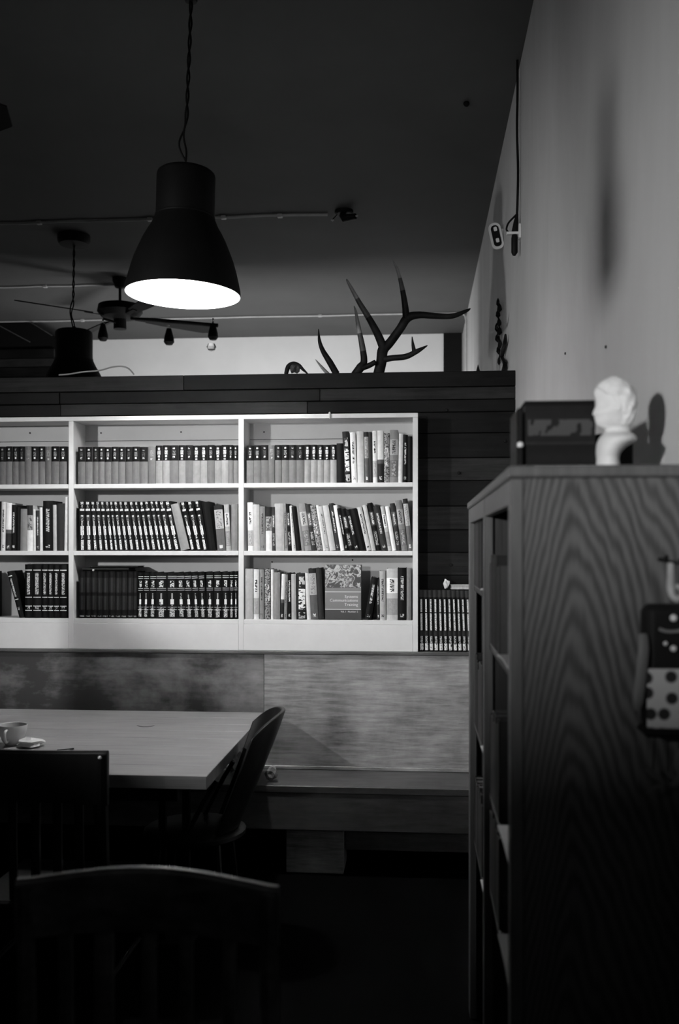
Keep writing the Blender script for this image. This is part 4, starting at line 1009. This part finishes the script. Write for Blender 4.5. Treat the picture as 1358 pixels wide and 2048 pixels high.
a, r = smooth_path([Q(1341, 1128, YG + .03), Q(1341, 1150, YG + .02), Q(1341, 1175, YG), Q(1345, 1192, YG - .004), Q(1356, 1198, YG - .004), Q(1366, 1190, YG), Q(1362, 1176, YG), Q(1352, 1172, YG)], [.006, .006, .007, .006, .006, .005, .005, .004])
MB().tube(a, r, 8).build('hanging_ring', plain('pale_ring', .32, .4), bg_, smooth=True)
for pts in ([(1292, 1538), (1305, 1552), (1326, 1566), (1312, 1574), (1293, 1586)], [(1358, 1500), (1354, 1530), (1360, 1550), (1348, 1572)]):
    a, r = smooth_path([Q(u, v, YG + .02) for u, v in pts], [.005, .007, .006, .008, .004][:len(pts)])
    MB().tube(a, r, 6, flat=.4).build('ribbon', plain('ribbon_grey', .10, .5), bg_, smooth=True)
MB().tube([Q(1310, 1475, YG + .03), Q(1306, 1540, YG + .022)], .0015, 5).build('ribbon_cord', m_black, bg_)
MB().tube([Q(1362, 1475, YG + .03), Q(1358, 1502, YG + .022)], .0015, 5).build('ribbon_cord', m_black, bg_)
MB().tube([(Q(1341, 1124).x, YN + .0, Q(1341, 1120).z), (Q(1341, 1124).x, YG + .03, Q(1341, 1120).z), (Q(1341, 1124).x, YG + .026, Q(1341, 1112).z)], .004, 6).build('wall_hook', m_black, bg_)

# ---------------------------------------------------------------- table
ZTB = .78
yt0 = YZ(1553, ZTB, 413); yt1 = min(YZ(1425, ZTB, 525), YB - .03)
xt1 = XU(413, yt0)
xt0 = xt1 - 1.9
tbl = empty('wooden_table', (xt1 - .9, (yt0 + yt1) / 2, 0), 'long wooden table with a thick worn top in front of the bench', 'table')
tth = .05
nb = 8; wd = (yt1 - yt0) / nb
for i in range(nb):
    y0 = yt0 + wd * i
    MB().box((xt0, y0 + .0002, ZTB - tth), (xt1, y0 + wd - .0002, ZTB), bev=.0015).build('top_board', m_table, tbl, loc=(-.3 + i * .37, y0, ZTB))
a, r = smooth_path([P(274, 1451, YZ(1451, ZTB, 274)), P(285, 1453.5, YZ(1453.5, ZTB, 285)), P(300, 1453, YZ(1453, ZTB, 300)), P(309, 1451, YZ(1451, ZTB, 309))], [.003, .006, .006, .003])
MB().tube(a, r, 6, flat=.15).build('knot_hole', m_black, tbl)
MB().box((xt0 + .1, yt0 + .12, ZTB - .13), (xt1 - .14, yt0 + .145, ZTB - tth - .0005), bev=.003).build('apron', m_darkwood, tbl)
MB().box((xt0 + .1, yt1 - .145, ZTB - .13), (xt1 - .14, yt1 - .12, ZTB - tth - .0005), bev=.003).build('apron', m_darkwood, tbl)
for x in (xt0 + .35, xt1 - .28):
    for dx in (0, .1):
        MB().box((x + dx, (yt0 + yt1) / 2 - .35, .02), (x + dx + .03, (yt0 + yt1) / 2 - .32, ZTB - tth - .001), bev=.003).build('leg', m_black, tbl)
    MB().box((x - .02, (yt0 + yt1) / 2 - .40, 0), (x + .15, min((yt0 + yt1) / 2 + .40, YS - .05), .02), bev=.003).build('foot', m_black, tbl)
# cup and plate
ycup = YZ(1489, ZTB, 26); cc0 = P(26, 1489, ycup)
scu = (ycup * CT - cc0.x * ST) / F
cup = empty('coffee_cup', (cc0.x, ycup, ZTB + .0005), 'pale glazed coffee cup at the left end of the table', 'cup')
hh = 40 * scu
MB().lathe([(0, .002), (.030, .002), (.032, 0), (.034, .004), (.046, hh * .22), (.058, hh * .6), (.0625, hh * .97), (.0615, hh), (.0585, hh * .98), (.054, hh * .6), (.043, hh * .25), (.0, hh * .12)], n=36).build('bowl', m_ceramic, cup, smooth=True, world=False)
MB().lathe([(0, hh * .72), (.0535, hh * .72)], n=24).build('coffee', board(.02), cup, world=False)
pts, rr = smooth_path([Vector((.0, -.054, hh * .82)), Vector((.0, -.078, hh * .80)), Vector((.0, -.086, hh * .55)), Vector((.0, -.072, hh * .28)), Vector((.0, -.048, hh * .27))], [.0055, .006, .0065, .006, .0055])
MB().tube(pts, rr, 10).build('handle', m_ceramic, cup, smooth=True, world=False)
q = P(62, 1494, YZ(1494, ZTB, 62)); crumple('crumpled_napkin', (q.x, q.y, ZTB + .0005), 0.06, m_plaster, 'crumpled white napkin on the table beside the cup', 'napkin', 14, (1, .8, .33))
q = P(128, 1502, YZ(1502, ZTB, 128)); sp_ = MB().tube([(q.x - .03, q.y, ZTB + .004), (q.x + .01, q.y + .01, ZTB + .006), (q.x + .03, q.y + .03, ZTB + .004)], [.003, .004, .007], 7, flat=.5).build('teaspoon', m_black, smooth=True); tag(sp_, 'dark teaspoon on the table just behind the left chair', 'spoon')
q = P(545, 1571, YS + .08); crumple('crumpled_cloth', (XU(543, YS + .08), YS + .08, ZSE + .0005), .036, plain('cloth_grey', .22, .8), 'small crumpled grey cloth on the bench seat beside the black chair', 'cloth', 6, (.9, .8, 1))
q = P(470, 1512, YB - .12); crumple('crumpled_cloth', (XU(472, YB - .12), YB - .12, ZSE + .0005), .05, plain('cloth_pale', .30, .8), 'pale crumpled cloth on the bench seen between chair and table', 'cloth', 7, (.9, .8, 1.5))

# ---------------------------------------------------------------- chairs
def slat_chair(u0, u1, vtop, Y, label, arch, slats, mat, yaw, rail_px, base_px=None, post_glint=False):
    xa, xb = XU(u0, Y), XU(u1, Y); w = xb - xa; ztop = P((u0 + u1) / 2, vtop, Y).z; s = (Y * CT - (xa + xb) / 2 * ST) / F
    root = empty('slat_back_chair', ((xa + xb) / 2, Y, 0), label, 'chair', rot=(0, 0, yaw))
    zr = ztop - rail_px * s; seat = .45; back = .035
    # crest rail: arched top, slightly bowed in plan
    n = 24; mb = MB(); ring = []
    for i in range(n + 1):
        t = i / n; x = -w / 2 + w * t; bow = .03 * math.sin(math.pi * t)
        zt_ = ztop - arch * (1 - math.sin(math.pi * t) ** 1.3) if arch >= 0 else ztop + arch * math.sin(math.pi * t)
        zb_ = zr + .012 * math.sin(math.pi * t) * (1 if arch > 0 else 0)
        b = len(mb.v)
        mb.v += [(x, bow, zb_), (x, bow, zt_ - .008), (x, bow + .006, zt_), (x, bow + .018, zt_), (x, bow + .024, zt_ - .008), (x, bow + .024, zb_)]
        if i:
            for j in range(6): mb.face([b - 6 + j, b - 6 + (j + 1) % 6, b + (j + 1) % 6, b + j])
    mb.face(range(6)); mb.face([n * 6 + j for j in range(6)])
    mb.build('crest_rail', mat, root, smooth=True, world=False, bevel=.002)
    for sx in (-1, 1):
        x = sx * (w / 2 - .018)
        MB().tube([(x, .10, .0), (x, .035, seat), (x, .012, zr + .02), (x, .010, ztop - (abs(arch) if arch > 0 else 0) - .012)], [.017, .02, .018, .016], 8).build('leg', mat, root, smooth=True, world=False)
        MB().tube([(x * .98, -.0, seat - .02), (x, .0, .0)], [.02, .015], 8).build('leg', mat, root, smooth=True, world=False).location = (0, .44, 0)
    for f in slats:
        ux, wx = f; x = XU(ux, Y) - (xa + xb) / 2; hw = wx * s / 2
        bow = .03 * math.sin(math.pi * (x / w + .5)) + .011
        M = Matrix.Identity(4)
        mb2 = MB(); z1 = zr + .022; z0 = seat + .005
        for z, y in ((z0, .045), ((z0 + z1) / 2, .02 + bow * .5), (z1, bow)):
            mb2.v += [(x - hw, y, z), (x - hw * .3, y - .005, z), (x + hw * .3, y - .005, z), (x + hw, y, z), (x + hw, y + .012, z), (x - hw, y + .012, z)]
        for i in range(2):
            for j in range(6): mb2.face([i * 6 + j, i * 6 + (j + 1) % 6, (i + 1) * 6 + (j + 1) % 6, (i + 1) * 6 + j])
        mb2.face(range(6)); mb2.face([12 + j for j in range(6)])
        mb2.build('slat', mat, root, smooth=False, world=False)
    MB().box((-w / 2 + .005, .04, seat - .03), (w / 2 - .005, .48, seat), bev=.008).build('seat', mat, root, world=False)
    for zz in (.18,):
        for sx in (-1, 1): MB().tube([(sx * (w / 2 - .02), .07, zz), (sx * (w / 2 - .02), .44, zz)], .01, 8).build('stretcher', mat, root, world=False)
    if post_glint:
        MB().lathe([(0, .008), (.006, .005), (.007, 0), (0, -.004)], (w / 2 - .022, -.006, ztop - .022), 8).build('painted_glint', m_gilt, root, world=False)  # bright bead added as the highlight on the chair post
    return root
slat_chair(28, 556, 1748, 1.75, 'worn dark wooden chair with arched crest rail, largest and nearest at the bottom', .020, ((118, 28), (194, 38), (285, 28), (362, 26), (452, 26)), m_chair, 0.0, 143)
slat_chair(-75, 214, 1500, 3.05, 'very dark slatted chair with straight top rail at the left in front of the table', -.010, ((-30, 16), (15, 16), (60, 18), (105, 18), (150, 18), (190, 14)), m_darkwood, 0.0, 110, post_glint=True)

# black shell-backed chair at the table's right end
Yc0 = 3.95
cx0 = XU(571, Yc0) - .185
sh = empty('shell_back_chair', (cx0, Yc0, 0), 'black curved shell-backed chair seen edge-on at the right end of the table', 'chair')
ztop = P(545, 1421, Yc0).z
mb = MB(); na, nz2 = 22, 16; th = .018
for layer in (0, 1):
    for i in range(na + 1):
        a = R(-56 + 134 * i / na); e = abs(2 * i / na - 1)
        for j in range(nz2 + 1):
            zt_ = ztop - .085 * e ** 3.2; z0 = .47; f = j / nz2; z = z0 + (zt_ - z0) * f
            g = (z - .45) / (ztop - .45)
            lean = -.17 * (1 - g) ** 1.1
            rad = .165 * (.80 + .20 * g) + (th if layer else 0)
            mb.v.append((lean + rad * math.cos(a), rad * 1.25 * math.sin(a), z))
L1 = (na + 1) * (nz2 + 1); idx = lambda l, i, j: l * L1 + i * (nz2 + 1) + j
for i in range(na):
    for j in range(nz2):
        mb.face([idx(0, i, j), idx(0, i + 1, j), idx(0, i + 1, j + 1), idx(0, i, j + 1)]); mb.face([idx(1, i, j), idx(1, i, j + 1), idx(1, i + 1, j + 1), idx(1, i + 1, j)])
    mb.face([idx(0, i, nz2), idx(0, i + 1, nz2), idx(1, i + 1, nz2), idx(1, i, nz2)]); mb.face([idx(0, i, 0), idx(0, i + 1, 0), idx(1, i + 1, 0), idx(1, i, 0)])
for j in range(nz2):
    mb.face([idx(0, 0, j), idx(0, 0, j + 1), idx(1, 0, j + 1), idx(1, 0, j)]); mb.face([idx(0, na, j), idx(0, na, j + 1), idx(1, na, j + 1), idx(1, na, j)])
so = mb.build('shell_back', m_chairblack, sh, smooth=True, world=False); so.data.shade_smooth()
mo = so.modifiers.new('b', 'BEVEL'); mo.width = .004; mo.segments = 2; mo.limit_method = 'ANGLE'; mo.angle_limit = R(50)
MB().lathe([(0, .43), (.20, .43), (.215, .44), (.215, .455), (.20, .465), (0, .465)], (-.20, 0, 0), 28, sx=1.0).build('seat', m_chairblack, sh, smooth=True, world=False)
for sx, sy in ((-1, -1), (-1, 1), (1, -1), (1, 1)):
    MB().tube([(-.20 + sx * .12, sy * .13, .43), (-.20 + sx * .16, sy * .18, 0)], [.016, .011], 8).build('leg', m_chairblack, sh, smooth=True, world=False)
for s_ in (-1, 1): MB().tube([(-.20, s_ * .19, .46), (-.12, s_ * .20, .62), (-.07, s_ * .18, .70)], .010, 8).build('arm_rod', m_chairblack, sh, smooth=True, world=False)
